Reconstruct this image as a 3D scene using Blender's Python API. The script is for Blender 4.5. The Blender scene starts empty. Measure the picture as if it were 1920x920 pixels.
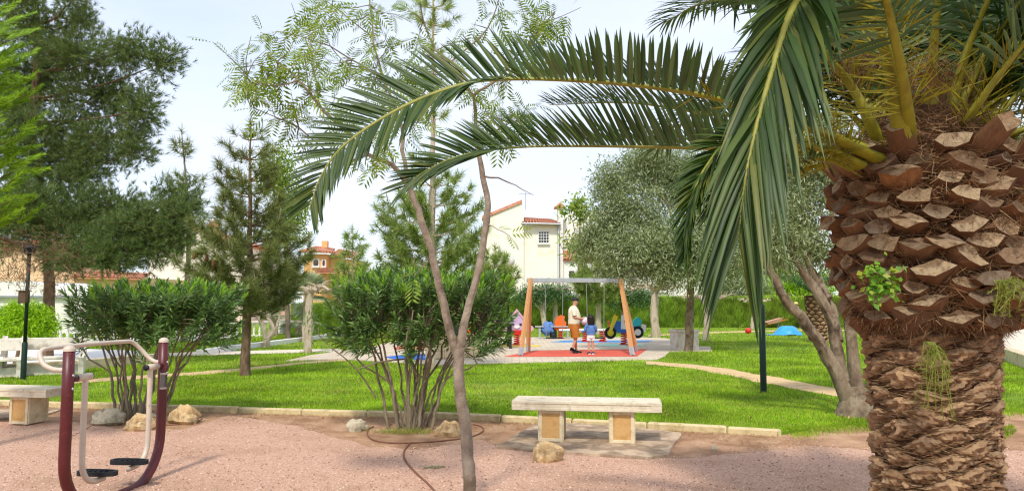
import bpy, math, random
import numpy as np
from mathutils import Vector, Matrix, Euler

scene = bpy.context.scene
COL = scene.collection
rng = np.random.RandomState(7)
PI = math.pi

# ------------------------------------------------------------------ camera
F_PX, CX, CY = 1400.0, 960.0, 460.0          # focal length and centre in photograph pixels (1920 x 920)
EYE = 1.6
PITCH = math.atan(107.0 / F_PX)
cam_data = bpy.data.cameras.new('camera')
cam_data.sensor_width = 36.0
cam_data.lens = F_PX / 1920.0 * 36.0
cam_data.clip_start = 0.05
cam_data.clip_end = 3000.0
cam = bpy.data.objects.new('camera', cam_data)
COL.objects.link(cam)
cam.location = (0, 0, EYE)
cam.rotation_euler = (PI / 2 + PITCH, 0, 0)
scene.camera = cam

# ------------------------------------------------------------------ world, sun, exposure
SUN_EL, SUN_AZ = math.radians(52), math.radians(-171)     # azimuth from +Y towards +X: behind the camera, a little left
to_sun = Vector((math.sin(SUN_AZ) * math.cos(SUN_EL), math.cos(SUN_AZ) * math.cos(SUN_EL), math.sin(SUN_EL)))
world = bpy.data.worlds.new('World')
scene.world = world
world.use_nodes = True
wn, wl = world.node_tree.nodes, world.node_tree.links
wn.clear()
w_out = wn.new('ShaderNodeOutputWorld')
w_bg = wn.new('ShaderNodeBackground')
w_bg.inputs['Strength'].default_value = 0.15
w_sky = wn.new('ShaderNodeTexSky')
w_sky.sky_type = 'NISHITA'
w_sky.sun_disc = False
w_sky.sun_elevation = SUN_EL
w_sky.sun_rotation = SUN_AZ
w_sky.air_density = 1.0
w_sky.dust_density = 1.0
w_sky.ozone_density = 1.0
# thin high cloud: the same veil all over the sky, thicker and thinner by noise
w_tc = wn.new('ShaderNodeTexCoord')
w_map = wn.new('ShaderNodeMapping')
w_map.inputs['Scale'].default_value = (1.0, 1.0, 2.6)
w_n = wn.new('ShaderNodeTexNoise')
w_n.inputs['Scale'].default_value = 2.1
w_n.inputs['Detail'].default_value = 7
w_n.inputs['Roughness'].default_value = 0.55
w_r = wn.new('ShaderNodeValToRGB')
w_r.color_ramp.elements[0].position = 0.30
w_r.color_ramp.elements[0].color = (0.55, 0.55, 0.55, 1)
w_r.color_ramp.elements[1].position = 0.68
w_r.color_ramp.elements[1].color = (0.97, 0.97, 0.97, 1)
w_mix = wn.new('ShaderNodeMix')
w_mix.data_type = 'RGBA'
w_mix.inputs[7].default_value = (3.9, 4.1, 4.7, 1)
wl.new(w_tc.outputs['Generated'], w_map.inputs['Vector'])
wl.new(w_map.outputs[0], w_n.inputs['Vector'])
wl.new(w_n.outputs['Fac'], w_r.inputs['Fac'])
wl.new(w_r.outputs['Color'], w_mix.inputs[0])
wl.new(w_sky.outputs['Color'], w_mix.inputs[6])
wl.new(w_mix.outputs[2], w_bg.inputs['Color'])
wl.new(w_bg.outputs[0], w_out.inputs['Surface'])

sun_data = bpy.data.lights.new('sun', 'SUN')
sun_data.energy = 2.05
sun_data.angle = math.radians(5)
sun_data.color = (1.0, 0.94, 0.85)
sun = bpy.data.objects.new('sun', sun_data)
COL.objects.link(sun)
sun.rotation_euler = to_sun.to_track_quat('Z', 'Y').to_euler()

scene.view_settings.view_transform = 'Standard'
scene.view_settings.look = 'None'
scene.view_settings.exposure = 0.8
scene.view_settings.gamma = 1.0
scene.view_settings.use_curve_mapping = False
scene.render.engine = 'CYCLES'
scene.cycles.max_bounces = 8
scene.cycles.diffuse_bounces = 4
scene.cycles.transmission_bounces = 6
scene.cycles.use_denoising = True
scene.cycles.denoising_prefilter = 'ACCURATE'
scene.cycles.filter_width = 1.2

# ------------------------------------------------------------------ pixel helpers (photograph pixel -> place in the world)
_fw = np.array([0, math.cos(PITCH), math.sin(PITCH)])
_up = np.array([0, -math.sin(PITCH), math.cos(PITCH)])
def ray(px, py):
    return _fw + np.array([1.0, 0, 0]) * ((px - CX) / F_PX) + _up * ((CY - py) / F_PX)
def P(px, py, Y):
    d = ray(px, py)
    return np.array([0, 0, EYE]) + d * (Y / d[1])
def G(px, py, z=0.0):
    d = ray(px, py)
    return np.array([0, 0, EYE]) + d * ((z - EYE) / d[2])
def G2(px, py, z=0.0):
    return tuple(G(px, py, z)[:2])

# ------------------------------------------------------------------ mesh builder
def nrm(a):
    a = np.asarray(a, float)
    return a / np.maximum(np.linalg.norm(a, axis=-1, keepdims=True), 1e-9)

class MB:
    def __init__(self):
        self.v, self.f, self.m, self.n = [], [], [], 0
    def add(self, v, f, mi=0):
        v = np.asarray(v, float).reshape(-1, 3)
        if isinstance(f, np.ndarray):
            self.f.append(f + self.n); self.m.append(np.full(len(f), mi))
        else:
            by = {}
            for q in f: by.setdefault(len(q), []).append(q)
            for q in by.values():
                self.f.append(np.array(q, int) + self.n); self.m.append(np.full(len(q), mi))
        self.v.append(v); self.n += len(v)
        return self
    def mesh(self, name, origin=(0, 0, 0), smooth=False):
        me = bpy.data.meshes.new(name)
        v = np.concatenate(self.v) - np.asarray(origin, float)
        me.vertices.add(len(v)); me.vertices.foreach_set('co', v.ravel())
        loops = np.concatenate([a.ravel() for a in self.f])
        tot = np.concatenate([np.full(len(a), a.shape[1]) for a in self.f])
        start = np.concatenate([[0], np.cumsum(tot)[:-1]])
        me.loops.add(len(loops)); me.loops.foreach_set('vertex_index', loops.astype(np.int32))
        me.polygons.add(len(tot)); me.polygons.foreach_set('loop_start', start.astype(np.int32))
        me.polygons.foreach_set('material_index', np.concatenate(self.m).astype(np.int32))
        me.polygons.foreach_set('use_smooth', np.ones(len(tot), bool))
        me.update(calc_edges=True)
        if not smooth and len(tot) < 60000: me.set_sharp_from_angle(angle=math.radians(38))
        return me
    def build(self, name, mats, parent=None, smooth=False):
        me = self.mesh(name, wloc(parent), smooth)
        return place(name, me, mats, parent)

def wloc(o):
    v = Vector((0, 0, 0))
    while o is not None:
        v = v + o.location; o = o.parent
    return tuple(v)
def place(name, me, mats, parent=None):
    if not isinstance(mats, (list, tuple)): mats = [mats]
    if not me.materials:
        for m in mats: me.materials.append(m)
    o = bpy.data.objects.new(name, me)
    COL.objects.link(o)
    if parent is not None: o.parent = parent
    return o
def tag(o, label=None, cat=None, group=None, kind=None):
    if label: o['label'] = label
    if cat: o['category'] = cat
    if group: o['group'] = group
    if kind: o['kind'] = kind
    return o
def thing(name, label, cat, loc=(0, 0, 0), group=None):
    o = bpy.data.objects.new(name, None)
    COL.objects.link(o)
    o.location = tuple(float(c) for c in loc)
    o.empty_display_size = 0.2
    return tag(o, label, cat, group)
def dup(root, loc, rotz, label, scale=None):
    def cp(o, par):
        c = o.copy(); COL.objects.link(c); c.parent = par
        for ch in o.children: cp(ch, c)
        return c
    kids = list(root.children)
    r = root.copy(); COL.objects.link(r)
    for ch in kids: cp(ch, r)
    r.location = loc; r.rotation_euler = (0, 0, rotz)
    if scale: r.scale = scale
    r['label'] = label
    return r

# ------------------------------------------------------------------ shapes
def rotz(v, a):
    c, s = math.cos(a), math.sin(a)
    v = np.asarray(v, float)
    return np.stack([v[..., 0] * c - v[..., 1] * s, v[..., 0] * s + v[..., 1] * c, v[..., 2]], -1)
def box(mb, c, s, a=0.0, mi=0, ch=0.0):
    h = np.asarray(s, float) / 2
    ch = min(ch, 0.45 * h.min() * 2)
    if ch <= 0:
        v = np.array([[x, y, z] for x in (-1, 1) for y in (-1, 1) for z in (-1, 1)], float) * h
        f = [(0, 1, 3, 2), (4, 6, 7, 5), (0, 4, 5, 1), (2, 3, 7, 6), (0, 2, 6, 4), (1, 5, 7, 3)]
    else:
        v, idx = [], {}
        for sx in (-1, 1):
            for sy in (-1, 1):
                for sz in (-1, 1):
                    for ax in range(3):
                        p = [sx * (h[0] - ch), sy * (h[1] - ch), sz * (h[2] - ch)]
                        p[ax] = (sx, sy, sz)[ax] * h[ax]
                        idx[(sx, sy, sz, ax)] = len(v); v.append(p)
        f = []
        def g(ax, s, q):
            o = [i for i in range(3) if i != ax]
            k = [0, 0, 0]; k[ax] = s; k[o[0]] = q[0]; k[o[1]] = q[1]
            return tuple(k)
        for ax in range(3):
            for s_ in (-1, 1):
                r = [idx[g(ax, s_, q) + (ax,)] for q in ((-1, -1), (1, -1), (1, 1), (-1, 1))]
                f.append(tuple(r))
        for ax in range(3):
            o = [i for i in range(3) if i != ax]
            for s1 in (-1, 1):
                for s2 in (-1, 1):
                    k0 = [0, 0, 0]; k0[ax] = -1; k0[o[0]] = s1; k0[o[1]] = s2
                    k1 = list(k0); k1[ax] = 1
                    f.append((idx[tuple(k0) + (o[0],)], idx[tuple(k0) + (o[1],)], idx[tuple(k1) + (o[1],)], idx[tuple(k1) + (o[0],)]))
        for sx in (-1, 1):
            for sy in (-1, 1):
                for sz in (-1, 1):
                    f.append(tuple(idx[(sx, sy, sz, ax)] for ax in range(3)))
    v = rotz(np.array(v), a) + np.asarray(c, float)
    mb.add(v, f, mi)
    return mb
def spline(pts, n=24):
    p = np.asarray(pts, float)
    if len(p) == 2: return p[0] + (p[1] - p[0]) * np.linspace(0, 1, n)[:, None]
    q = np.vstack([2 * p[0] - p[1], p, 2 * p[-1] - p[-2]])
    t = np.linspace(0, len(p) - 1, n); i = np.minimum(t.astype(int), len(p) - 2); u = (t - i)[:, None]
    a, b, c, d = q[i], q[i + 1], q[i + 2], q[i + 3]
    return 0.5 * (2 * b + (c - a) * u + (2 * a - 5 * b + 4 * c - d) * u ** 2 + (3 * b - a - 3 * c + d) * u ** 3)
def frames(pts):
    T = nrm(np.gradient(pts, axis=0))
    ref = np.array([0, 0, 1.0]) if abs(T[0][2]) < 0.9 else np.array([1.0, 0, 0])
    A = np.zeros_like(T)
    a = nrm(np.cross(T[0], ref))
    for i in range(len(T)):
        a = nrm(a - T[i] * np.dot(a, T[i])); A[i] = a
    return T, A, np.cross(T, A)
def tube(mb, pts, r, n=8, cap=True, mi=0, flat=1.0, lump=0.0, rs=None):
    pts = np.asarray(pts, float); m = len(pts)
    r = np.broadcast_to(np.asarray(r, float), (m,)) if np.ndim(r) else np.full(m, float(r))
    T, A, B = frames(pts)
    th = np.linspace(0, 2 * PI, n, endpoint=False)
    rr = np.repeat(r[:, None], n, 1)
    if lump: rr = rr * (1 + lump * (rs or rng).normal(size=rr.shape))
    v = pts[:, None] + rr[..., None] * (np.cos(th)[None, :, None] * A[:, None] + flat * np.sin(th)[None, :, None] * B[:, None])
    i, j = np.meshgrid(np.arange(m - 1), np.arange(n), indexing='ij')
    j2 = (j + 1) % n
    f = np.stack([i * n + j, i * n + j2, (i + 1) * n + j2, (i + 1) * n + j], -1).reshape(-1, 4)
    base = mb.n
    mb.add(v.reshape(-1, 3), f, mi)
    if cap:
        for k, rev in ((0, True), (m - 1, False)):
            ids = np.arange(n) + k * n
            mb.f.append((ids[::-1] if rev else ids)[None] + base); mb.m.append(np.array([mi]))
    return mb
def lathe(mb, prof, c=(0, 0, 0), n=12, mi=0):
    pr = np.asarray(prof, float); m = len(pr)
    th = np.linspace(0, 2 * PI, n, endpoint=False)
    v = np.stack([pr[:, 0, None] * np.cos(th), pr[:, 0, None] * np.sin(th), np.repeat(pr[:, 1, None], n, 1)], -1) + np.asarray(c, float)
    i, j = np.meshgrid(np.arange(m - 1), np.arange(n), indexing='ij'); j2 = (j + 1) % n
    mb.add(v.reshape(-1, 3), np.stack([i * n + j, i * n + j2, (i + 1) * n + j2, (i + 1) * n + j], -1).reshape(-1, 4), mi)
    return mb
def prism(mb, poly, z0, z1, mi=0):
    n = len(poly)
    a = sum(poly[i][0] * poly[(i + 1) % n][1] - poly[(i + 1) % n][0] * poly[i][1] for i in range(n))
    if a < 0: poly = poly[::-1]
    v = [(p[0], p[1], z0) for p in poly] + [(p[0], p[1], z1) for p in poly]
    f = [tuple(range(n, 2 * n)), tuple(range(n))[::-1]] + [(i, (i + 1) % n, n + (i + 1) % n, n + i) for i in range(n)]
    mb.add(v, f, mi); return mb
def extrude(mb, poly3, d, mi=0):
    """closed 3-D outline pushed along the vector d"""
    p = np.asarray(poly3, float); n = len(p)
    v = np.vstack([p, p + np.asarray(d, float)])
    f = [tuple(range(n))[::-1], tuple(range(n, 2 * n))] + [(i, (i + 1) % n, n + (i + 1) % n, n + i) for i in range(n)]
    mb.add(v, f, mi); return mb
def sheet(mb, poly, z, mi=0):
    mb.add([(p[0], p[1], z) for p in poly], [tuple(range(len(poly)))], mi); return mb
def vnoise(p, s, seed=0):
    """cheap smooth pseudo-noise of points, -1..1"""
    p = np.asarray(p, float) * s + seed * 3.17
    x, y, z = p[..., 0], p[..., 1], p[..., 2]
    return (np.sin(x * 1.7 + 1.3 * np.sin(y * 1.3 + z)) + np.sin(y * 2.1 + 1.1 * np.sin(z * 1.9 + x * .7)) + np.sin(z * 1.8 + 1.2 * np.sin(x * 1.5 - y))) / 3
def ball(mb, c, r, nu=14, nv=9, noise=0.0, ns=3.0, seed=0, mi=0, flat=None, a=0.0):
    r = np.broadcast_to(np.asarray(r, float), (3,))
    u = np.linspace(0, 2 * PI, nu, endpoint=False); w = np.linspace(0, PI, nv + 1)[1:-1]
    d = np.stack([np.sin(w)[:, None] * np.cos(u), np.sin(w)[:, None] * np.sin(u), np.repeat(np.cos(w)[:, None], nu, 1)], -1).reshape(-1, 3)
    d = np.vstack([d, [[0, 0, 1], [0, 0, -1]]])
    k = 1 + noise * (vnoise(d, ns, seed) + 0.5 * vnoise(d, ns * 2.3, seed + 5)) if noise else 1
    v = d * r * (k[:, None] if noise else 1)
    if flat is not None: v[:, 2] = np.maximum(v[:, 2], flat)
    v = rotz(v, a) + np.asarray(c, float)
    m = nv - 1; f = []
    i, j = np.meshgrid(np.arange(m - 1), np.arange(nu), indexing='ij'); j2 = (j + 1) % nu
    q = np.stack([i * nu + j, (i + 1) * nu + j, (i + 1) * nu + j2, i * nu + j2], -1).reshape(-1, 4)
    tp = [(m * nu, k_, (k_ + 1) % nu) for k_ in range(nu)] + [(m * nu + 1, (m - 1) * nu + (k_ + 1) % nu, (m - 1) * nu + k_) for k_ in range(nu)]
    b = mb.n
    mb.add(v, q, mi); mb.f.append(np.array(tp) + b); mb.m.append(np.full(len(tp), mi))
    return mb
# leaves in bulk
def rand_unit(n, r=None):
    return nrm((r or rng).normal(size=(n, 3)))
def perp(d, n_hint):
    s = np.cross(d, n_hint); bad = np.linalg.norm(s, axis=1) < 1e-3
    s[bad] = np.cross(d[bad], [1, 0.3, 0.2]); return nrm(s)
def leaves(mb, pos, d, up, L, W, droop=0.0, fold=0.15, mi=0):
    """lance-shaped leaves: base, two wide stations, tip; folded along the middle and drooping"""
    n = len(pos); d = nrm(d); s = perp(d, up); u = np.cross(s, d)
    L = np.broadcast_to(L, (n,))[:, None]; W = np.broadcast_to(W, (n,))[:, None]
    g = np.array([0, 0, -1.0])
    b = pos; m = pos + d * L * 0.5 + g * L * droop * 0.25; t = pos + d * L + g * L * droop
    v = np.stack([b, m + s * W / 2 + u * W * fold, t, m - s * W / 2 + u * W * fold, m], 1)
    k = np.arange(n)[:, None] * 5
    f = np.concatenate([k + np.array(q) for q in ([0, 4, 1], [1, 4, 2], [0, 3, 4], [3, 2, 4])])
    mb.add(v.reshape(-1, 3), f, mi); return mb
def blades(mb, pos, d, L, W, side=None, mi=0):
    """one thin triangle each: needles, grass, fibres"""
    n = len(pos); d = nrm(d)
    s = perp(d, rand_unit(n)) if side is None else side
    L = np.broadcast_to(L, (n,))[:, None]; W = np.broadcast_to(W, (n,))[:, None]
    v = np.stack([pos - s * W / 2, pos + s * W / 2, pos + d * L], 1)
    mb.add(v.reshape(-1, 3), np.arange(3 * n).reshape(n, 3), mi); return mb
def clump_pts(clumps, sub, per, sub_r, r, shell=0.55):
    """sub-centres through each ellipsoid (c, (rx,ry,rz)), then leaf points round them"""
    out, od = [], []
    vol = np.array([c[1][0] * c[1][2] for c in clumps]); vol = vol / vol.sum()
    for (c, rad), w in zip(clumps, vol):
        k = max(2, int(sub * w))
        u = rand_unit(k, r); rr = shell + (1 - shell) * r.rand(k, 1) ** 0.6
        rr = np.where(r.rand(k, 1) < 0.35, rr * r.rand(k, 1), rr)
        q = np.asarray(c) + u * rr * np.asarray(rad)
        out.append(q); od.append(u)
    q = np.vstack(out); u = np.vstack(od)
    return q, u, np.repeat(q, per, 0) + r.normal(size=(len(q) * per, 3)) * sub_r, np.repeat(u, per, 0)
def clumps_px(lst, k=0.8):
    """(px, py, rx, ry, Y) -> centre and radii in metres"""
    return [(P(a, b, Y), (rx * Y / F_PX, k * 0.5 * (rx + ry) * Y / F_PX, ry * Y / F_PX)) for a, b, rx, ry, Y in lst]
def inpoly(x, y, poly):
    p = np.asarray(poly, float); r = np.zeros(len(x), bool); j = len(p) - 1
    for i in range(len(p)):
        c = ((p[i, 1] > y) != (p[j, 1] > y)) & (x < (p[j, 0] - p[i, 0]) * (y - p[i, 1]) / (p[j, 1] - p[i, 1] + 1e-12) + p[i, 0])
        r ^= c; j = i
    return r

# ------------------------------------------------------------------ materials
def hexc(h):
    h = h.lstrip('#')
    c = [int(h[i:i + 2], 16) / 255 for i in (0, 2, 4)]
    return tuple(x / 12.92 if x <= 0.04045 else ((x + 0.055) / 1.055) ** 2.4 for x in c) + (1,)
def C(c):
    return hexc(c) if isinstance(c, str) else tuple(c) + ((1,) if len(c) == 3 else ())
def ramp(nt, fac, cols, pos=None):
    r = nt.nodes.new('ShaderNodeValToRGB')
    e = r.color_ramp.elements
    while len(e) < len(cols): e.new(0.5)
    for i, c in enumerate(cols):
        e[i].position = pos[i] if pos else i / (len(cols) - 1)
        e[i].color = C(c)
    nt.links.new(fac, r.inputs['Fac'])
    return r.outputs['Color']
def noise(nt, scale, detail=5, rough=0.6, stretch=None, coord='Object', kind='noise', w=0.0):
    tc = nt.nodes.new('ShaderNodeTexCoord'); mp = nt.nodes.new('ShaderNodeMapping')
    if coord == 'World':
        ge = nt.nodes.new('ShaderNodeNewGeometry'); nt.links.new(ge.outputs['Position'], mp.inputs['Vector'])
    else:
        nt.links.new(tc.outputs[coord], mp.inputs['Vector'])
    if stretch: mp.inputs['Scale'].default_value = stretch
    mp.inputs['Location'].default_value = (w, w * 1.7, w * .6)
    if kind == 'voronoi':
        n = nt.nodes.new('ShaderNodeTexVoronoi'); n.inputs['Scale'].default_value = scale
        nt.links.new(mp.outputs[0], n.inputs['Vector']); return n.outputs['Distance']
    n = nt.nodes.new('ShaderNodeTexNoise')
    n.inputs['Scale'].default_value = scale; n.inputs['Detail'].default_value = detail; n.inputs['Roughness'].default_value = rough
    nt.links.new(mp.outputs[0], n.inputs['Vector'])
    return n.outputs['Fac']
def bump(nt, bsdf, h, strength, dist=0.02):
    b = nt.nodes.new('ShaderNodeBump'); b.inputs['Strength'].default_value = strength; b.inputs['Distance'].default_value = dist
    nt.links.new(h, b.inputs['Height']); nt.links.new(b.outputs[0], bsdf.inputs['Normal'])
def mixc(nt, fac, a, b, mode='MIX'):
    m = nt.nodes.new('ShaderNodeMix'); m.data_type = 'RGBA'; m.blend_type = mode
    for s, x in ((0, fac), (6, a), (7, b)):
        if hasattr(x, 'node'): nt.links.new(x, m.inputs[s])
        elif s == 0: m.inputs[0].default_value = x
        else: m.inputs[s].default_value = C(x)
    return m.outputs[2]
def base_mat(name):
    m = bpy.data.materials.new(name); m.use_nodes = True
    nt = m.node_tree; b = nt.nodes['Principled BSDF']
    return m, nt, b
def M(name, cols, scale=6, rough=0.8, b=0.0, bs=None, detail=6, spec=0.3, stretch=None, metal=0.0, pos=None, coord='Object', island=0.0, bd=0.02, stain=None):
    """surface: noise between colours, relief, optional stains (colour, scale, low, high)"""
    m, nt, p = base_mat(name)
    if len(cols) == 1: cols = [cols[0], cols[0]]
    fac = noise(nt, scale, detail, 0.62, stretch, coord)
    col = ramp(nt, fac, cols, pos or [0.3 + 0.4 * i / (len(cols) - 1) for i in range(len(cols))])
    if stain:
        sf = noise(nt, stain[1], 7, 0.7, None, coord, w=4.3)
        sr = ramp(nt, sf, ['#000000', '#ffffff'], [stain[2], stain[3]])
        col = mixc(nt, sr, col, stain[0])
    if island:
        ge = nt.nodes.new('ShaderNodeNewGeometry')
        k = ramp(nt, ge.outputs['Random Per Island'], [(1 - island,) * 3, (1 + island * .6,) * 3])
        col = mixc(nt, 1.0, col, k, 'MULTIPLY')
    nt.links.new(col, p.inputs['Base Color'])
    p.inputs['Roughness'].default_value = rough; p.inputs['Metallic'].default_value = metal
    p.inputs['Specular IOR Level'].default_value = spec
    if b: bump(nt, p, noise(nt, bs or scale * 4, 6, 0.7, stretch, coord), b, bd)
    return m
def LEAF(name, cols, rough=0.5, tr=0.3, spec=0.35, pos=None, patch=0.0):
    m, nt, p = base_mat(name)
    ge = nt.nodes.new('ShaderNodeNewGeometry')
    col = ramp(nt, ge.outputs['Random Per Island'], cols, pos)
    if patch:
        k = ramp(nt, noise(nt, patch, 3, 0.5), [(0.58,) * 3, (1.3,) * 3], [0.34, 0.66])
        col = mixc(nt, 1.0, col, k, 'MULTIPLY')
    nt.links.new(col, p.inputs['Base Color'])
    p.inputs['Roughness'].default_value = rough; p.inputs['Specular IOR Level'].default_value = spec
    t = nt.nodes.new('ShaderNodeBsdfTranslucent')
    tcol = mixc(nt, 1.0, col, (1.3, 1.35, 0.7), 'MULTIPLY')
    nt.links.new(tcol, t.inputs['Color'])
    mx = nt.nodes.new('ShaderNodeMixShader'); mx.inputs[0].default_value = tr
    nt.links.new(p.outputs[0], mx.inputs[1]); nt.links.new(t.outputs[0], mx.inputs[2])
    nt.links.new(mx.outputs[0], nt.nodes['Material Output'].inputs['Surface'])
    return m

# ================================================================== SETTING: ground, lawn, paths, playground floor
m_soil = M('soil', ['#8c6a50', '#b08a6a', '#c09f80'], 3.0, 0.95, 0.8, 40, stain=('#8a6446', 1.6, 0.5, 0.72))
m_gravel = M('pink_gravel', ['#ab8470', '#c9a088', '#dcbda4'], 55, 0.95, 0.9, 160, bd=0.012, stain=('#a98468', 0.9, 0.48, 0.78))
m_lawn = M('lawn_turf', ['#526e10', '#6e8c18', '#88a224'], 1.3, 0.95, 0.7, 60, stain=('#8c8a44', 0.6, 0.5, 0.72))
m_grass = LEAF('grass_blade', ['#567e0c', '#7aa016', '#9cbc24', '#b4c23a', '#c6b870'], 0.6, 0.35, 0.25, patch=0.7, pos=[0, .35, .7, .92, 1])
m_path = M('trodden_path', ['#b99b6c', '#cdb184', '#a98f5e'], 4, 0.95, 0.4, 40)
m_pale = M('pale_concrete', ['#c9bba6', '#d8ccb8', '#b6a78f'], 3, 0.9, 0.25, 30)
m_kerb = M('kerb_concrete', ['#b9a678', '#d0be92', '#a3936a'], 5, 0.9, 0.5, 40, stain=('#77704a', 3.5, 0.55, 0.78))
m_white = M('white_paint', ['#dcdad4', '#e8e6e0'], 3, 0.75, 0.15, 30, stain=('#b9b4a8', 2.2, 0.58, 0.8))
m_stone = M('weathered_stone', ['#c4b79c', '#d8cdb4', '#b3a78e'], 7, 0.9, 0.4, 50, stain=('#978a70', 5.0, 0.58, 0.85))

def struct(name, mb, m):
    return tag(mb.build(name, m), kind='structure')

gp = MB()
gx = np.linspace(-1, 1, 41); gxx = np.sign(gx) * np.abs(gx) ** 3 * 600
vx, vy = np.meshgrid(gxx, gxx + 20, indexing='ij')
i, j = np.meshgrid(np.arange(40), np.arange(40), indexing='ij')
gp.add(np.stack([vx, vy, np.zeros_like(vx)], -1).reshape(-1, 3), np.stack([i * 41 + j, (i + 1) * 41 + j, (i + 1) * 41 + j + 1, i * 41 + j + 1], -1).reshape(-1, 4))
struct('ground', gp, m_soil)

def rough_line(pts, step=0.25, amp=0.06, seed=1):
    r = np.random.RandomState(seed); out = []
    for a, b in zip(pts[:-1], pts[1:]):
        a, b = np.array(a), np.array(b); n = max(1, int(np.linalg.norm(b - a) / step))
        for k in range(n): out.append(a + (b - a) * k / n)
    out.append(np.array(pts[-1])); out = np.array(out)
    w = np.cumsum(r.normal(size=out.shape) * amp, 0)
    k = np.ones(9) / 9
    sm = np.stack([np.convolve(w[:, c], k, 'same') for c in (0, 1)], 1)
    w = w - sm + r.normal(size=out.shape) * amp * 0.4
    return [tuple(p) for p in out + w]

# gravel yard in front
gfront = [G2(a, b) for a, b in ((-400, 786), (-60, 792), (130, 790), (230, 806), (345, 806), (430, 778), (560, 800), (690, 838), (790, 842), (900, 826), (935, 842), (1275, 862), (1400, 846), (1520, 838), (1660, 846), (1800, 836), (1880, 846), (2150, 850))]
gf = np.array(gfront); gxs = np.linspace(gf[0, 0], gf[-1, 0], 420)
gys = np.interp(gxs, gf[:, 0], gf[:, 1]); rq = np.random.RandomState(3)
gys = gys + 0.10 * vnoise(np.stack([gxs, gxs * 0, gxs * 0], -1), 2.1, 4) + 0.05 * vnoise(np.stack([gxs, gxs * 0, gxs * 0], -1), 7.3, 2) + rq.normal(size=420) * 0.018
gpoly = [(gxs[0], -4)] + list(zip(gxs, gys)) + [(gxs[-1], -4)]
mb = MB(); q = np.arange(419)
mb.add(np.concatenate([np.stack([gxs, np.full(420, -4.0), np.full(420, .006)], -1), np.stack([gxs, gys, np.full(420, .006)], -1)]), np.stack([q, q + 1, q + 421, q + 420], -1))
struct('gravel_yard', mb, m_gravel)

# kerb line between gravel and lawn
kpx = [(-260, 750), (-60, 757), (65, 761), (365, 771), (800, 783), (1000, 792), (1270, 806), (1466, 817)]
kline = np.array([G2(*q) for q in kpx])
right_edge = [G2(a, b) for a, b in ((1466, 812), (1500, 806), (1560, 800), (1640, 796), (1720, 786), (1800, 776), (1880, 772), (2000, 775), (2200, 778))]
lawn_poly = [(-45, 14), (-16, 12.6)] + [tuple(p + np.array([0, 0.06])) for p in kline] + rough_line(right_edge, 0.2, 0.05, 5)[1:] + [(45, 12), (70, 62), (-70, 62)]
struct('lawn', prism(MB(), lawn_poly, -0.02, 0.03), m_lawn)
tuft_poly = [G2(a, b) for a, b in ((1862, 826), (1880, 800), (1900, 797), (1906, 808), (1890, 822))]

kerb = thing('lawn_kerb', 'low row of tan kerb stones along the front edge of the lawn', 'kerb', (*kline[3], 0))
seg = np.linalg.norm(np.diff(kline, axis=0), axis=1); cum = np.concatenate([[0], np.cumsum(seg)])
def on_kerb(s):
    i = min(np.searchsorted(cum, s, 'right') - 1, len(seg) - 1)
    return kline[i] + (kline[i + 1] - kline[i]) * (s - cum[i]) / seg[i]
s = 0.0; rk = np.random.RandomState(11); kn = 0
while s < cum[-1] - 0.3:
    L = 0.98 if cum[-1] - s > 1.4 else cum[-1] - s
    a, b = on_kerb(s + 0.006), on_kerb(s + L - 0.006); d = b - a; ang = math.atan2(d[1], d[0])
    mb = MB(); h = 0.085 + rk.uniform(-.006, .006)
    box(mb, ((a[0] + b[0]) / 2, (a[1] + b[1]) / 2, h / 2 - 0.02), (np.linalg.norm(d), 0.10, h + 0.04), ang + rk.uniform(-.008, .008), ch=0.018)
    mb.build('kerb_stone', m_kerb, kerb); s += L

def path(name, upper, lower, z, m, seed, amp=0.05):
    u = rough_line([G2(*q) for q in upper], 0.3, amp, seed); l = rough_line([G2(*q) for q in lower], 0.3, amp, seed + 1)
    pl = u + l[::-1]
    struct(name, sheet(MB(), pl, z), m)
    return pl
holes = []
holes.append(path('dirt_path', [(1215, 679), (1300, 685), (1420, 703), (1560, 730), (1740, 762)], [(1215, 685), (1300, 693), (1420, 719), (1560, 746), (1700, 778)], 0.036, m_path, 21))
holes.append(path('worn_footpath', [(120, 716), (380, 699), (470, 691), (560, 681), (650, 675)], [(120, 723), (380, 705), (470, 697), (560, 685), (650, 678)], 0.036, m_path, 31, 0.04))
holes.append(path('paved_footpath', [(40, 684), (280, 665), (380, 661), (640, 655)], [(40, 692), (280, 672), (380, 668), (640, 661)], 0.036, m_pale, 41, 0.005))
holes.append(path('far_footpath', [(1215, 629), (1330, 623), (1480, 619), (1700, 619)], [(1215, 632), (1330, 626), (1480, 621), (1700, 621)], 0.036, m_path, 51, 0.05))

# playground floor: a real slab of pavers, with soft rubber areas
def paver_mat():
    m, nt, p = base_mat('paver_floor')
    tc = nt.nodes.new('ShaderNodeTexCoord'); br = nt.nodes.new('ShaderNodeTexBrick')
    br.inputs['Color1'].default_value = hexc('#c3b49c'); br.inputs['Color2'].default_value = hexc('#d2c5b0'); br.inputs['Mortar'].default_value = hexc('#8e8370')
    br.inputs['Scale'].default_value = 1.0; br.inputs['Mortar Size'].default_value = 0.012
    br.inputs['Brick Width'].default_value = 0.4; br.inputs['Row Height'].default_value = 0.2
    nt.links.new(tc.outputs['Object'], br.inputs['Vector'])
    col = mixc(nt, ramp(nt, noise(nt, 1.3), ['#000000', '#ffffff'], [0.4, 0.75]), br.outputs['Color'], '#b0a188')
    nt.links.new(col, p.inputs['Base Color']); p.inputs['Roughness'].default_value = 0.9
    bump(nt, p, br.outputs['Fac'], -0.3, 0.01)
    return m
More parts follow.
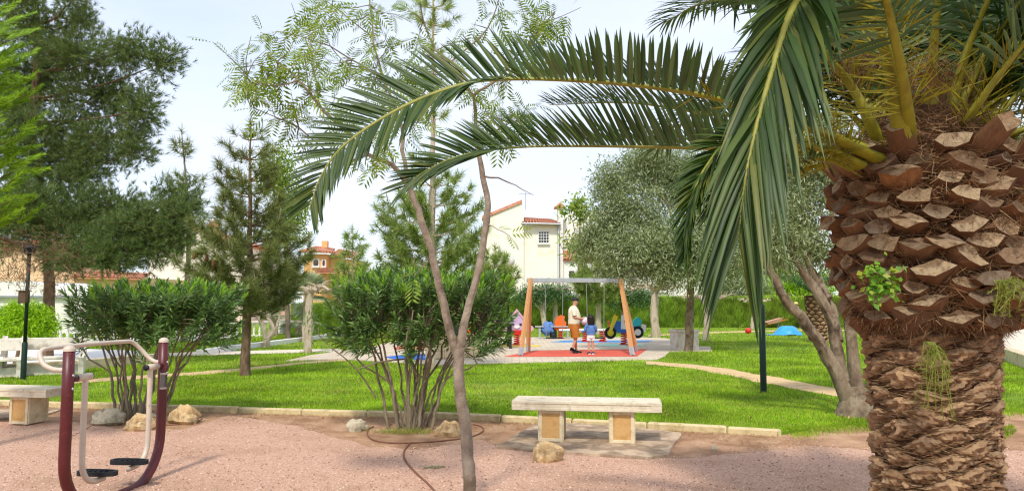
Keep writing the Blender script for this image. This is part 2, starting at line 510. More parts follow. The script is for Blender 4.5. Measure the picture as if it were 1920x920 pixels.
floor_px = [(533, 680), (640, 676), (700, 680), (830, 688), (935, 684), (1232, 677), (1246, 671), (1256, 662), (1335, 661), (1332, 652), (1262, 650), (1272, 643), (1250, 636), (1205, 634), (1000, 634), (830, 633), (735, 642), (690, 655), (640, 660), (580, 669)]
floor_poly = [G2(*q) for q in floor_px]
holes.append(floor_poly)
struct('playground_paving', prism(MB(), floor_poly, 0.0, 0.055), paver_mat())
def rubber(name, pts, cols):
    mm = M('rubber_' + name, cols, 9, 0.95, 0.3, 200)
    struct(name, sheet(MB(), [G2(a, b, 0.055) for a, b in pts], 0.060), mm)
def blob(cx, cy, rx, ry, n=18): return [(cx + rx * math.cos(2 * PI * k / n), cy + ry * math.sin(2 * PI * k / n)) for k in range(n)]
rubber('red_safety_mat', [(943, 668.5), (1194, 668), (1214, 654), (1085, 655.5), (1000, 657)], ['#c2513f', '#d0604b'])
rubber('blue_floor_patch', [(1030, 641), (1105, 642.5), (1215, 641), (1225, 637.5), (1060, 637.5)], ['#5a8fc4', '#6ea3d0'])
rubber('green_floor_patch', blob(1165, 646.5, 45, 2.8), ['#a5d2bd', '#b4dcc8'])
rubber('yellow_floor_patch', blob(960, 648, 56, 2.6), ['#d9b64a', '#e2c463'])
rubber('coral_floor_patch', [(736, 651), (768, 647.5), (806, 647), (806, 653), (742, 655)], ['#c9614f', '#d4705d'])
rubber('cobalt_floor_patch', [(720, 669), (772, 662.5), (812, 664), (800, 674), (740, 673)], ['#2f62b8', '#3b71c6'])

terrace_poly = [G2(-160, 712), G2(60, 700), G2(300, 679), G2(262, 660), G2(-60, 648)]
road_poly = [G2(1700, 634), G2(1875, 668), G2(1930, 690), G2(2300, 720), G2(2300, 612), G2(1760, 608)]
holes += [terrace_poly, road_poly]
# real grass blades over the lawn, thinning with distance
def in_lawn(x, y):
    k = inpoly(x, y, lawn_poly)
    for h in holes: k &= ~inpoly(x, y, h)
    return k
rg = np.random.RandomState(5)
n = 520000
inv = rg.uniform(1 / 46.0, 1 / 8.9, n); gy = 1 / inv; gxp = rg.uniform(-0.86, 0.86, n) * gy
k = in_lawn(gxp, gy)
w_ = np.stack([gxp, gy, gxp * 0], -1); worn = np.clip(vnoise(w_, 0.42, 6) * 1.2 + vnoise(w_, 1.7, 3) * .5 - .35, 0, .85)
k &= rg.rand(n) > worn
gxp, gy = gxp[k], gy[k]
tx = np.array(tuft_poly); n2 = 3500
ex = rg.uniform(tx[:, 0].min(), tx[:, 0].max(), n2); ey = rg.uniform(tx[:, 1].min(), tx[:, 1].max(), n2); k = inpoly(ex, ey, tuft_poly)
# ragged tufts at the lawn's unkerbed right edge
re = np.array(right_edge); q = rg.randint(0, len(re) - 1, 9000); u = rg.rand(9000)[:, None]
rp = re[q] + (re[q + 1] - re[q]) * u + np.abs(rg.normal(size=(9000, 2))) * [0.1, -0.22] + [0, 0.1]
gxp = np.concatenate([gxp, ex[k], rp[:, 0]]); gy = np.concatenate([gy, ey[k], rp[:, 1]])
gz = np.where(inpoly(gxp, gy, lawn_poly), 0.03, 0.0)
pos = np.stack([gxp, gy, gz], -1)
d = np.stack([rg.normal(size=len(gxp)) * .55, rg.normal(size=len(gxp)) * .55, np.ones(len(gxp))], -1)
hgt = (0.035 + 0.045 * rg.rand(len(gxp)) ** 2) * (1 + 0.55 * np.clip(vnoise(pos, 0.9, 2), -0.6, 1)) * np.clip(gy / 14, 0.8, 1.6)
wid = 0.0085 * np.clip(gy / 10, 0.9, 4.5)
th = rg.uniform(0, PI, len(gxp)); sd = np.stack([np.cos(th), np.sin(th), 0 * th], -1)
mb = MB(); blades(mb, pos, d, hgt, wid, sd)
tag(mb.build('lawn_grass', m_grass), 'short bright green grass covering the park lawn', 'grass', kind='stuff')

# loose stones on the gravel
m_peb = LEAF('pebble', ['#86624f', '#ba937c', '#d4b29a', '#e8d2be', '#a27e68'], 0.9, 0.0, 0.2)
rg = np.random.RandomState(6); n = 70000
inv = rg.uniform(1 / 11.0, 1 / 4.6, n); sy = 1 / inv; sx = rg.uniform(-0.8, 0.8, n) * sy
k = inpoly(sx, sy - np.abs(rg.normal(size=n)) * .22, gpoly); sx, sy = sx[k], sy[k]; n = len(sx)
oct_ = np.array([[1, 0, 0], [0, 1, 0], [-1, 0, 0], [0, -1, 0], [0, 0, 0.8], [0, 0, -0.5]], float)
of = np.array([[0, 1, 4], [1, 2, 4], [2, 3, 4], [3, 0, 4], [1, 0, 5], [2, 1, 5], [3, 2, 5], [0, 3, 5]])
v = oct_[None] * (0.003 + 0.0095 * rg.rand(n, 1, 1) ** 3) * rg.uniform(0.6, 1.3, (n, 1, 3))
a = rg.uniform(0, 2 * PI, n)[:, None]
v = np.stack([v[..., 0] * np.cos(a) - v[..., 1] * np.sin(a), v[..., 0] * np.sin(a) + v[..., 1] * np.cos(a), v[..., 2]], -1) + np.stack([sx, sy, np.full(n, 0.008)], -1)[:, None]
mb = MB(); mb.add(v.reshape(-1, 3), (np.arange(n)[:, None, None] * 6 + of).reshape(-1, 3))
tag(mb.build('gravel_stones', m_peb), 'loose pink and buff gravel chippings over the front yard', 'gravel', kind='stuff')
# dry litter along the kerb and under the shrubs
m_lit = LEAF('dry_litter', ['#6e5236', '#8f6f48', '#b39264', '#7c6a3a'], 0.8, 0.1, 0.2)
rl = np.random.RandomState(9); n = 9000
s_ = rl.uniform(0, cum[-1], n); base = np.array([on_kerb(q) for q in s_])
lp = np.stack([base[:, 0] + rl.normal(size=n) * .1, base[:, 1] - 0.06 - np.abs(rl.normal(size=n)) * 0.45, np.full(n, 0.010)], -1)
mb = MB(); leaves(mb, lp, np.stack([rl.normal(size=n), rl.normal(size=n), rl.rand(n) * .25], -1), np.tile([0, 0, 1.0], (n, 1)), 0.02 + 0.04 * rl.rand(n), 0.006 + 0.006 * rl.rand(n))
tag(mb.build('leaf_litter', m_lit), 'dry brown leaf litter on the bare soil before the kerb', 'litter', kind='stuff')

n = 1500; lx = rl.uniform(-5, 4.5, n); ly = rl.uniform(5.2, 9.2, n); k = inpoly(lx, ly, gpoly)
lp = np.stack([lx, ly, np.full(n, .012)], -1)[k]; n = len(lp)
mb = MB(); leaves(mb, lp, np.stack([rl.normal(size=n), rl.normal(size=n), rl.rand(n) * .3], -1), np.tile([0, 0, 1.0], (n, 1)), 0.012 + 0.05 * rl.rand(n) ** 2, 0.004 + 0.009 * rl.rand(n) ** 2)
n = 700; lx = rl.uniform(-7, 6, n); ly = rl.uniform(9.2, 17, n); k = in_lawn(lx, ly); lp = np.stack([lx, ly, np.full(n, .075)], -1)[k]; n = len(lp)
leaves(mb, lp, np.stack([rl.normal(size=n), rl.normal(size=n), rl.normal(size=n) * .4], -1), np.tile([0, 0, 1.0], (n, 1)), 0.03 + 0.05 * rl.rand(n), 0.015 + 0.015 * rl.rand(n))
tag(mb.build('fallen_leaves', m_lit), 'scattered dry leaf scraps on the gravel and front lawn', 'litter', kind='stuff')
# ------------------------------------------------------------------ left: low walls, terrace, balustrade
def wall_run(name, label, px, h, t, m, cope=None):
    pts = np.array([G2(*q) for q in px]); w = thing(name, label, 'wall', (*pts[0], 0))
    for a, b in zip(pts[:-1], pts[1:]):
        d = b - a; L = np.linalg.norm(d); ang = math.atan2(d[1], d[0]); c = (a + b) / 2
        mb = MB(); box(mb, (c[0], c[1], h / 2 - 0.05), (L + 0.02, t, h + 0.1), ang, ch=0.01); mb.build('wall_body', m, w)
        if cope:
            mb = MB(); box(mb, (c[0], c[1], h + 0.025), (L + 0.05, t + 0.05, 0.05), ang, ch=0.01); mb.build('coping', cope, w)
    return w
m_buff = M('buff_render', ['#bfae8a', '#cdbf9f', '#a5946f'], 4, 0.9, 0.3, 40, stain=('#7d6f50', 2.5, 0.55, 0.75))
wall_run('low_wall', 'low buff concrete wall behind the white concrete bench on the left', [(-120, 713), (60, 701), (140, 696), (262, 684), (300, 680)], 0.26, 0.2, m_buff)
struct('white_terrace', sheet(MB(), [G2(-160, 712), G2(60, 700), G2(300, 679), G2(262, 660), G2(-60, 648)], 0.05), m_white)
wall_run('planter_wall', 'low whitewashed planter wall curving across the left of the lawn', [(374, 668), (430, 659), (500, 650), (575, 640), (640, 631), (700, 624)], 0.2, 0.22, m_white, None)
bal_a, bal_b = np.array([-21.0, 25.2]), np.array(P(550, 620, 33.5))[:2]
bal = thing('balustrade', 'long white balustrade with turned balusters on the left', 'balustrade', (*bal_a, 0))
dv = bal_b - bal_a; BL = np.linalg.norm(dv); ba = math.atan2(dv[1], dv[0]); bu = dv / BL
for z, t, hh, nm in ((0.09, 0.24, 0.22, 'plinth'), (0.76, 0.22, 0.09, 'handrail')):
    mb = MB(); box(mb, (*(bal_a + dv / 2), z), (BL, t, hh), ba, ch=0.015); mb.build(nm, m_white, bal)
prof = [(0.05, 0.2), (0.05, 0.235), (0.03, 0.25), (0.055, 0.33), (0.06, 0.38), (0.03, 0.52), (0.028, 0.57), (0.045, 0.60), (0.045, 0.64), (0.05, 0.66), (0.05, 0.715)]
bm_ = lathe(MB(), prof, n=8).mesh('baluster', smooth=True)
nb = int(BL / 0.24)
for q in range(nb):
    if q % 14 == 0:
        p_ = bal_a + bu * (q * 0.24)
        mb = MB(); box(mb, (p_[0], p_[1], 0.42), (0.26, 0.26, 0.88), ba, ch=0.015); mb.build('pier', m_white, bal); continue
    o = place('baluster', bm_, m_white, bal)
    p_ = bal_a + bu * (q * 0.24); o.location = (p_[0] - bal_a[0], p_[1] - bal_a[1], 0)

# right: low wall and pale road beyond the palm
wall_run('boundary_wall', 'low buff boundary wall at the right edge behind the big palm', [(1700, 636), (1800, 652), (1875, 671), (1925, 691), (2100, 760)], 0.36, 0.25, m_buff)
struct('pale_road', sheet(MB(), [G2(1700, 634), G2(1875, 668), G2(1930, 690), G2(2300, 720), G2(2300, 612), G2(1760, 608)], 0.05), m_pale)

# ================================================================== BUILDINGS beyond the park
m_cream = M('cream_render', ['#e9e2cf', '#efeada'], 0.6, 0.85, 0.1, 20, stain=('#d3c49f', 0.5, 0.55, 0.8))
m_wwall = M('white_render', ['#dedbd2', '#e7e4dc'], 0.6, 0.85, 0.1, 20, stain=('#c9c2b2', 0.6, 0.55, 0.8))
m_orange = M('orange_render', ['#d2a066', '#dbae78'], 0.7, 0.85, 0.1, 20)
m_yellow = M('yellow_render', ['#e0c078', '#e8cc8c'], 0.7, 0.85, 0.1, 20)
m_peach = M('peach_render', ['#d9b48c', '#e0c09a'], 0.7, 0.85, 0.1, 20)
m_tile = M('roof_tile', ['#b0634a', '#c67e60', '#d29a7c', '#9c5640'], 3.5, 0.85, 0.2, 20)
m_glass = M('window_glass', ['#2c3338', '#3c454a'], 1, 0.15, spec=0.6)
m_frame = M('white_window_frame', ['#e2e0da', '#d8d6d0'], 3, 0.5)
m_grey = M('grey_metal', ['#8f9496', '#a3a8aa'], 6, 0.45, metal=0.6)
m_brown = M('brown_shutter', ['#5b3a28', '#6b4632'], 4, 0.6)

def wallbox(root, x0, x1, z0, z1, Y, dep, m, name='wall'):
    """front face at Y between photograph columns x0..x1 (metres already)"""
    mb = MB(); box(mb, ((x0 + x1) / 2, Y + dep / 2, (z0 + z1) / 2), (x1 - x0, dep, z1 - z0)); return mb.build(name, m, root)
def tile_roof(root, a, b, c, d, n, name='roof', r=None):
    """barrel tiles running from the ridge edge a-b down to the eaves d-c"""
    a, b, c, d = map(np.asarray, (a, b, c, d)); mb = MB()
    nor = nrm(np.cross(b - a, d - a)); nor = nor if nor[2] > 0 else -nor
    w = np.linalg.norm(b - a) / n; th = np.linspace(0, PI, 6); rows = 5
    for q in range(n):
        for e in range(rows):
            t0, t1 = e / rows, (e + 1.12) / rows
            p0 = a + (b - a) * (q + 0.5) / n; p1 = d + (c - d) * (q + 0.5) / n; u = nrm(b - a)
            for k_, off in ((0.62, 0.035), (0.0, 0)):
                if not k_: continue
                s0, s1 = p0 + (p1 - p0) * t0, p0 + (p1 - p0) * t1
                r0, r1 = w * 0.44, w * 0.52
                v = [s0 + u * r0 * math.cos(x) + nor * (r0 * math.sin(x) * k_ + 0.0) for x in th] + [s1 + u * r1 * math.cos(x) + nor * (r1 * math.sin(x) * k_ + off) for x in th]
                mb.add(v, [(i_, i_ + 1, i_ + 7, i_ + 6) for i_ in range(5)])
    mb.add([a, b, c, d, a - nor * .12, b - nor * .12, c - nor * .12, d - nor * .12], [(0, 1, 2, 3), (7, 6, 5, 4), (0, 4, 5, 1), (1, 5, 6, 2), (2, 6, 7, 3), (3, 7, 4, 0)])
    return mb.build(name, m_tile, root)
def window(root, x0, x1, z0, z1, Y, nx=3, nz=4, sill=True, bars=None):
    g = MB(); box(g, ((x0 + x1) / 2, Y - 0.01, (z0 + z1) / 2), (x1 - x0, 0.04, z1 - z0)); w = g.build('window', m_glass, root)
    f = MB(); t = 0.07
    for s in (x0, x1): box(f, (s, Y - 0.03, (z0 + z1) / 2), (t, 0.06, z1 - z0 + t))
    for s in (z0, z1): box(f, ((x0 + x1) / 2, Y - 0.032, s), (x1 - x0 - t, 0.06, t))
    f.build('frame', m_frame, w)
    bm2 = MB()
    for q in range(1, nx): box(bm2, (x0 + (x1 - x0) * q / nx, Y - 0.07, (z0 + z1) / 2), (0.035, 0.03, z1 - z0))
    for q in range(1, nz): box(bm2, ((x0 + x1) / 2, Y - 0.074, z0 + (z1 - z0) * q / nz), (x1 - x0, 0.03, 0.035))
    if bm2.n: bm2.build('bars', bars or m_frame, w)
    if sill:
        s = MB(); box(s, ((x0 + x1) / 2, Y - 0.07, z0 - 0.09), (x1 - x0 + 0.16, 0.18, 0.07)); s.build('sill', m_frame, w)
    return w
def antenna(root, p, h, n=6, w=0.5):
    p = np.asarray(p, float); mb = MB(); tube(mb, [p, p + [0, 0, h]], 0.025, 6)
    tube(mb, [p + [-w, 0, h - .1], p + [w, 0.1, h - .1]], 0.015, 5)
    for q in range(n): x = -w + 2 * w * q / (n - 1); tube(mb, [p + [x, -.2, h - .1], p + [x, .25, h - .1]], 0.01, 4)
    return mb.build('antenna', m_grey, root)

HY = 55.0
def X(px, Y=HY): return float(P(px, 500, Y)[0])
def Z(py, Y=HY): return float(P(960, py, Y)[2])
h = thing('cream_house', 'cream two storey house with tiled roof behind the playground swing', 'house', (X(1000), HY, 0))
# gable wing on the left
mb = MB()
g = [(X(905), HY, 0), (X(982), HY, 0), (X(982), HY, Z(382)), (X(976), HY, Z(381)), (X(905), HY, Z(411))]
extrude(mb, g, (0, 7, 0)); mb.build('gable_wall', m_cream, h)
mb = MB(); a0, a1 = np.array([X(903), HY - .12, Z(411) + .0]), np.array([X(979), HY - .12, Z(380) + .0])
extrude(mb, [a0, a1, a1 + [0, 0, .22], a0 + [0, 0, .22]], (0, 7.2, 0)); mb.build('verge', m_tile, h)
wallbox(h, X(980) + .01, X(1046), 0, Z(420), HY + 0.35, 6.5, m_cream)
tile_roof(h, (X(984), HY + 3.2, Z(398)), (X(1038), HY + 3.2, Z(402)), (X(1052), HY - 0.1, Z(419)), (X(978), HY - 0.1, Z(417)), 13)
window(h, X(1010), X(1030), Z(455), Z(433), HY + 0.35, 4, 4, bars=m_frame)
wallbox(h, X(1046) + .02, X(1056), 0, Z(388), HY + 0.1, 1.0, m_wwall, 'pier')
mb = MB(); q = [(X(1040), HY - .1, Z(388)), (X(1061), HY - .1, Z(388)), (X(1051), HY - .1, Z(379))]
extrude(mb, q, (0, 1.5, 0)); mb.build('pier_cap', m_tile, h)
wallbox(h, X(1056) + .02, X(1180), 0, Z(408), HY + 1.2, 6, m_wwall, 'side_wall')
mb = MB(); extrude(mb, [(X(1020), HY + 4, Z(411)), (X(1180), HY + 4, Z(411)), (X(1180), HY + 4, Z(380)), (X(1075), HY + 4, Z(385))], (0, 3, 0)); mb.build('rear_wall', m_wwall, h)
tile_roof(h, (X(1058), HY + 1.1, Z(468)), (X(1112), HY + 1.1, Z(468)), (X(1112), HY - 1.2, Z(488)), (X(1054), HY - 1.2, Z(488)), 10, 'porch_roof')
wallbox(h, X(1056), X(1112), 0, Z(491), HY - 1.0, 1.9, m_wwall, 'porch_wall')
window(h, X(1064), X(1075), Z(524), Z(508), HY - 1.0, 2, 2, bars=m_brown)
mb = MB(); tube(mb, [(X(1049), HY + .02, 0), (X(1049), HY + .02, Z(422))], 0.05, 6); mb.build('downpipe', m_grey, h)
antenna(h, (X(986), HY + 2, Z(386)), 1.3)
mb = MB(); tube(mb, [(X(979), HY - .16, Z(419)), (X(1052), HY - .16, Z(420.5))], .07, 8); mb.build('gutter', m_grey, h)
mb = MB(); box(mb, (X(940), HY - .03, Z(470)), (.5, .06, .35), ch=.01); mb.build('vent', m_frame, h)

OY = 62.0
h = thing('orange_house', 'orange and yellow villa with terracotta roofs behind the young pines', 'house', (X(615, OY), OY, 0))
x = lambda p: X(p, OY)
z = lambda p: Z(p, OY)
wallbox(h, x(570), x(612), 0, z(476), OY, 6, m_orange)
wallbox(h, x(612) + .02, x(660), 0, z(484), OY + 1.2, 5, m_yellow, 'side_wall')
tile_roof(h, (x(574), OY + 3, z(456)), (x(612), OY + 3, z(461)), (x(628), OY - .5, z(473)), (x(562), OY - .5, z(471)), 12)
tile_roof(h, (x(614), OY + 4, z(460)), (x(650), OY + 4, z(467)), (x(664), OY + .7, z(482)), (x(614), OY + .7, z(477)), 10, 'side_roof')
mb = MB(); box(mb, (x(594), OY + 2.6, z(457)), (0.5, 0.5, 0.9)); ch = mb.build('chimney', m_orange, h)
window(h, x(587), x(598), z(499), z(486), OY, 2, 2, bars=m_brown)
window(h, x(604), x(610), z(499), z(487), OY, 2, 2, bars=m_brown)
tile_roof(h, (x(600), OY + .4, z(503)), (x(636), OY + .4, z(503)), (x(636), OY - 1.5, z(511)), (x(598), OY - 1.5, z(511)), 8, 'porch_roof')

LY = 52.0
h = thing('peach_house', 'peach house with red tiled eaves behind the left pine', 'house', (X(150, LY), LY, 0))
x = lambda p: X(p, LY)
z = lambda p: Z(p, LY)
wallbox(h, x(-160), x(268), 0, z(520), LY, 8, m_peach)
tile_roof(h, (x(140), LY + 2.5, z(507)), (x(250), LY + 2.5, z(510)), (x(272), LY - .5, z(522)), (x(140), LY - .5, z(519)), 20)
wallbox(h, x(-160), x(140), z(521), z(458), LY + .1, 6, m_peach, 'upper_wall')
window(h, x(-40), x(-15), z(505), z(478), LY + .1, 2, 3, bars=m_brown)
tile_roof(h, (x(-160), LY + 3, z(444)), (x(120), LY + 3, z(444)), (x(148), LY - .4, z(459)), (x(-168), LY - .4, z(459)), 40, 'upper_roof')
CYY = 68.0
h = thing('yellow_house', 'pale yellow house with a small tiled chimney behind the left pine', 'house', (X(370, CYY), CYY, 0))
x = lambda p: X(p, CYY)
z = lambda p: Z(p, CYY)
mb = MB(); extrude(mb, [(x(280), CYY, 0), (x(470), CYY, 0), (x(470), CYY, z(462)), (x(356), CYY, z(427)), (x(280), CYY, z(452))], (0, 8, 0)); mb.build('wall', m_cream, h)
tile_roof(h, (x(356), CYY - .3, z(426)), (x(356), CYY + 8, z(426)), (x(474), CYY + 8, z(462)), (x(474), CYY - .3, z(462)), 22)
tile_roof(h, (x(356), CYY - .3, z(426)), (x(356), CYY + 8, z(426)), (x(276), CYY + 8, z(452)), (x(276), CYY - .3, z(452)), 22)
mb = MB(); box(mb, (x(383), CYY + 2, z(428)), (0.9, 0.9, 1.0)); ch = mb.build('chimney', m_orange, h)
mb = MB(); lathe(mb, [(0.75, 0), (0.7, .12), (0.0, 0.55)], (x(383), CYY + 2, z(418)), 4); mb.build('chimney_cap', m_tile, ch)
antenna(h, (x(392), CYY + 2, z(430)), 2.2, 4, 0.4)

WY = 38.0
h = thing('white_building', 'low white building with a flat roof line behind the left balustrade', 'building', (X(80, WY), WY, 0))
x = lambda p: X(p, WY)
z = lambda p: Z(p, WY)
wallbox(h, x(-250), x(236), 0, z(561), WY, 6, m_wwall)
mb = MB(); extrude(mb, [(x(-250), WY - .1, z(561)), (x(240), WY - .1, z(561)), (x(128), WY - .1, z(545)), (x(60), WY - .1, z(527)), (x(-250), WY - .1, z(527))], (0, 5, 0)); mb.build('parapet', m_wwall, h)
mb = MB(); box(mb, ((x(-250) + x(200)) / 2, WY - .16, z(556)), (x(200) - x(-250), 0.1, 0.10)); mb.build('ledge', m_grey, h)
mb = MB(); extrude(mb, [(x(62), WY + 5.2, z(541)), (x(128), WY + 5.2, z(562)), (x(230), WY + 5.2, z(562)), (x(230), WY + 5.2, z(541))], (0, .2, 0)); mb.build('yellow_wall', m_yellow, h)
window(h, x(79), x(93), z(590), z(567), WY, 1, 1, bars=m_brown)
window(h, x(-60), x(-30), z(595), z(567), WY, 2, 2, bars=m_brown)
# white garden wall seen above the hedge
mb = MB(); box(mb, ((X(880, 51) + X(1700, 51)) / 2, 51, 1.05), (X(1700, 51) - X(880, 51), 0.2, 2.1)); o = mb.build('garden_wall', m_wwall)
tag(o, 'long white garden wall showing just above the clipped hedge', 'wall')
h = thing('white_villa', 'white villa showing between the olive branches at the right', 'house', (X(1350, 58), 58, 0))
x = lambda p: X(p, 58.0)
z = lambda p: Z(p, 58.0)
wallbox(h, x(1190), x(1480), 0, z(500), 58, 6, m_wwall)
tile_roof(h, (x(1190), 61, z(480)), (x(1480), 61, z(480)), (x(1486), 57.5, z(502)), (x(1184), 57.5, z(502)), 40)
window(h, x(1230), x(1250), z(545), z(520), 58, 2, 2, bars=m_brown)
window(h, x(1400), x(1420), z(545), z(520), 58, 2, 2, bars=m_brown)

# ================================================================== TREES AND SHRUBS
m_bark_grey = M('grey_bark', ['#5e5347', '#7d7062', '#978a7a'], 9, 0.95, 0.8, 30, stretch=(1, 1, 0.35), stain=('#4a4036', 3, 0.5, 0.7))
m_bark_pine = M('pine_bark', ['#4c3a2c', '#6f5844', '#8a7460'], 14, 0.95, 1.0, 30, stretch=(1, 1, 0.3))
m_bark_smooth = M('smooth_bark', ['#766a5a', '#8f8272', '#a39684'], 10, 0.9, 0.5, 45, stain=('#5f4a3c', 6, 0.52, 0.72))
m_bark_pale = M('pale_bark', ['#a0917c', '#bcae98', '#877863'], 6, 0.95, 0.6, 30, stretch=(1, 1, 0.4))
m_bark_olive = M('olive_bark', ['#5c4c3c', '#786854', '#8f806a', '#4a3c30'], 6, 0.95, 0.9, 22, stretch=(1, 1, 0.45), stain=('#443629', 4, 0.5, 0.68))
m_stem = M('shrub_stem', ['#6f6452', '#8c7f6a', '#5d5342'], 12, 0.9, 0.6, 50, stretch=(1, 1, 0.4))
m_pine = LEAF('pine_needle', ['#3c5228', '#526a36', '#687e42', '#808648'], 0.55, 0.2, 0.3)
m_pine_dry = LEAF('pine_twig_dry', ['#5a4030', '#7a5a44', '#8e7356'], 0.8, 0.1, 0.2)
m_canary = LEAF('long_needle', ['#526234', '#6a7840', '#808a4e', '#969858'], 0.5, 0.25, 0.35)
m_canary_l = LEAF('long_needle_light', ['#648038', '#7c9648', '#96aa5a', '#aab066'], 0.5, 0.3, 0.35)
m_thuja = LEAF('thuja_spray', ['#4c6e0c', '#6e9412', '#94b41e', '#5a8012'], 0.55, 0.35, 0.3)
m_ole = LEAF('oleander_leaf', ['#3e602e', '#56783c', '#70924c', '#8aa45e'], 0.38, 0.2, 0.5)
m_ole_new = LEAF('oleander_shoot', ['#6c9a2c', '#8ab536', '#a2c440'], 0.42, 0.35, 0.4)
m_mim = LEAF('mimosa_leaflet', ['#587824', '#72902e', '#90a63a', '#a2a848'], 0.5, 0.4, 0.3)
m_olive = LEAF('olive_leaf', ['#6a7a4c', '#7e8c5e', '#94a072', '#acb48e'], 0.55, 0.2, 0.35)
m_lime = LEAF('lime_leaf', ['#6f9a10', '#94bd1c', '#b3d32c', '#82ab18'], 0.45, 0.35, 0.4)
m_hedge = LEAF('hedge_sprig', ['#6c8c2c', '#86a638', '#9eb648', '#b0be58'], 0.6, 0.3, 0.25, patch=1.6)
m_hedge_core = M('hedge_inside', ['#3a5416', '#4a661c'], 4, 0.95)
m_bush = LEAF('bush_leaf', ['#3c5a2e', '#527444', '#688a54'], 0.5, 0.25, 0.35)
m_fan = LEAF('fan_leaf', ['#7c8a6a', '#98a486', '#b2b99c', '#8c9468'], 0.5, 0.25, 0.35)
m_cone = M('pine_cone', ['#5a3a20', '#7a5230'], 20, 0.9, 0.5)

def wob(pts, n, amp, r):
    s = spline(pts, n); w = r.normal(size=s.shape) * amp; w[0] = 0; w[-1] *= 0.5
    return s + w
def limb(mb, pts, r0, r1, n=12, sides=7, amp=0.01, r=rng, lump=0.05, pw=1.0):
    s = wob(pts, n, amp, r); t = np.linspace(0, 1, n) ** pw
    tube(mb, s, r0 + (r1 - r0) * t, sides, lump=lump, rs=r); return s
def tufts(mb, p, ax, per, L, w, spread, r, along=0.1, droop=0.0, mi=0):
    n = len(p); ax = nrm(ax)
    P_ = np.repeat(p, per, 0); A_ = np.repeat(ax, per, 0)
    u = rand_unit(n * per, r); dirs = nrm(A_ + u * spread)
    if droop: dirs = nrm(dirs + np.array([0, 0, -droop]))
    blades(mb, P_ + A_ * (r.rand(n * per, 1) - 0.5) * along, dirs, L * r.uniform(0.7, 1.1, n * per), w, mi=mi)
def near_on(tr, c, low=0.35, r=rng):
    """place on the trunk line a limb to c leaves from: below c, not far"""
    c = np.asarray(c); h = np.hypot(tr[:, 0] - c[0], tr[:, 1] - c[1])
    k = np.argmin(np.abs(tr[:, 2] - (c[2] - low * h)) + 0.02 * h)
    return tr[k]

# ---------------- big Aleppo-type pine on the left
r = np.random.RandomState(21)
PY = 21.5
base = np.array([P(92, 600, PY)[0], PY, 0.0])
pine = thing('pine_tree', 'tall dense dark pine filling the upper left of the picture', 'tree', base)
mb = MB()
tr = limb(mb, [base, P(92, 540, PY), P(86, 420, PY), P(60, 250, PY), P(70, 80, PY), P(60, -80, PY), P(70, -190, PY)], 0.17, 0.05, 24, 9, 0.02, r)
cl = clumps_px([(30, -10, 90, 50, 17), (140, -2, 45, 16, 16), (75, -90, 90, 50, 17.5), (150, 98, 90, 45, 16.5), (235, 92, 70, 38, 16), (305, 118, 42, 40, 16), (85, 140, 85, 60, 18),
    (195, 180, 95, 55, 17), (262, 205, 45, 45, 16), (95, 245, 100, 55, 17), (205, 262, 75, 50, 16.5), (255, 285, 38, 34, 16), (55, 320, 70, 45, 17), (150, 330, 75, 30, 16.5),
    (100, 395, 115, 50, 16.5), (215, 395, 90, 45, 16), (315, 385, 58, 42, 15.5), (280, 440, 80, 34, 15.5), (165, 455, 90, 40, 15.5), (190, 482, 110, 26, 15), (300, 470, 50, 24, 15), (10, 420, 60, 60, 16), (50, 425, 45, 40, 16), (20, 200, 70, 90, 17.5), (350, 380, 28, 34, 15.5), (60, 60, 80, 50, 17), (140, 40, 50, 30, 17), (40, 380, 70, 50, 15), (140, 290, 80, 50, 17), (160, 420, 90, 40, 16), (330, 410, 45, 40, 15), (250, 420, 70, 40, 15), (240, 470, 80, 30, 15), (120, 480, 70, 24, 15.5), (330, 440, 40, 30, 15)])
cl = [(EYE * np.array([0, 0, 1]) + (c - EYE * np.array([0, 0, 1])) * 1.24, tuple(1.24 * x_ for x_ in rad)) for c, rad in cl]
for c, rad in cl:
    s0 = near_on(tr, c, .06)
    mid = (s0 + c) / 2 + np.array([0, 0, -0.15])
    limb(mb, [s0, mid, c], 0.045, 0.012, 9, 5, 0.03, r)
q, u, lp, lu = clump_pts(cl, 2700, 1, 0.0, r, 0.35)
for k in range(0, len(q), 3):
    c = cl[np.argmin([np.linalg.norm((q[k] - c_[0]) / np.array(c_[1])) for c_ in cl])][0]
    tube(mb, spline([c + (q[k] - c) * .15, (c + q[k]) / 2 + r.normal(size=3) * .06, q[k]], 4), [.012, .009, .006, .004], 3, cap=False)
mb.build('trunk', m_bark_pine, pine)
mb = MB()
ax = nrm(u + np.array([0, 0, 0.35]) + r.normal(size=u.shape) * .35)
cen = np.repeat(q, 9, 0) + r.normal(size=(len(q) * 9, 3)) * 0.15
tufts(mb, cen, np.repeat(ax, 9, 0), 16, 0.16, 0.013, 0.8, r, 0.12)
tag(mb.build('crown', m_pine, pine), kind='stuff')
# bare reddish twigs hanging at the lower left
mb = MB()
limb(mb, [P(92, 468, PY), P(40, 455, 15.0), P(-40, 440, 13.9)], 0.05, 0.03, 8, 5, 0.02, r)
p0 = np.array([P(a, b, 13.9) for a, b in zip(r.uniform(-20, 135, 170), r.uniform(440, 535, 170))])
dd = nrm(r.normal(size=p0.shape) + [0, 0, -0.6])
for a, d in zip(p0, dd):
    tube(mb, spline([a, a + d * .15 + r.normal(size=3) * .04, a + d * .32 + [0, 0, -.05]], 4), 0.004, 3, cap=False)
mb.build('dead_branch', m_bark_pine, pine)
mb = MB()
tufts(mb, np.repeat(p0 + dd * .25, 2, 0) + r.normal(size=(340, 3)) * .05, np.repeat(dd, 2, 0), 9, 0.09, 0.006, 0.8, r, 0.15)
tag(mb.build('dry_needles', m_pine_dry, pine), kind='stuff')

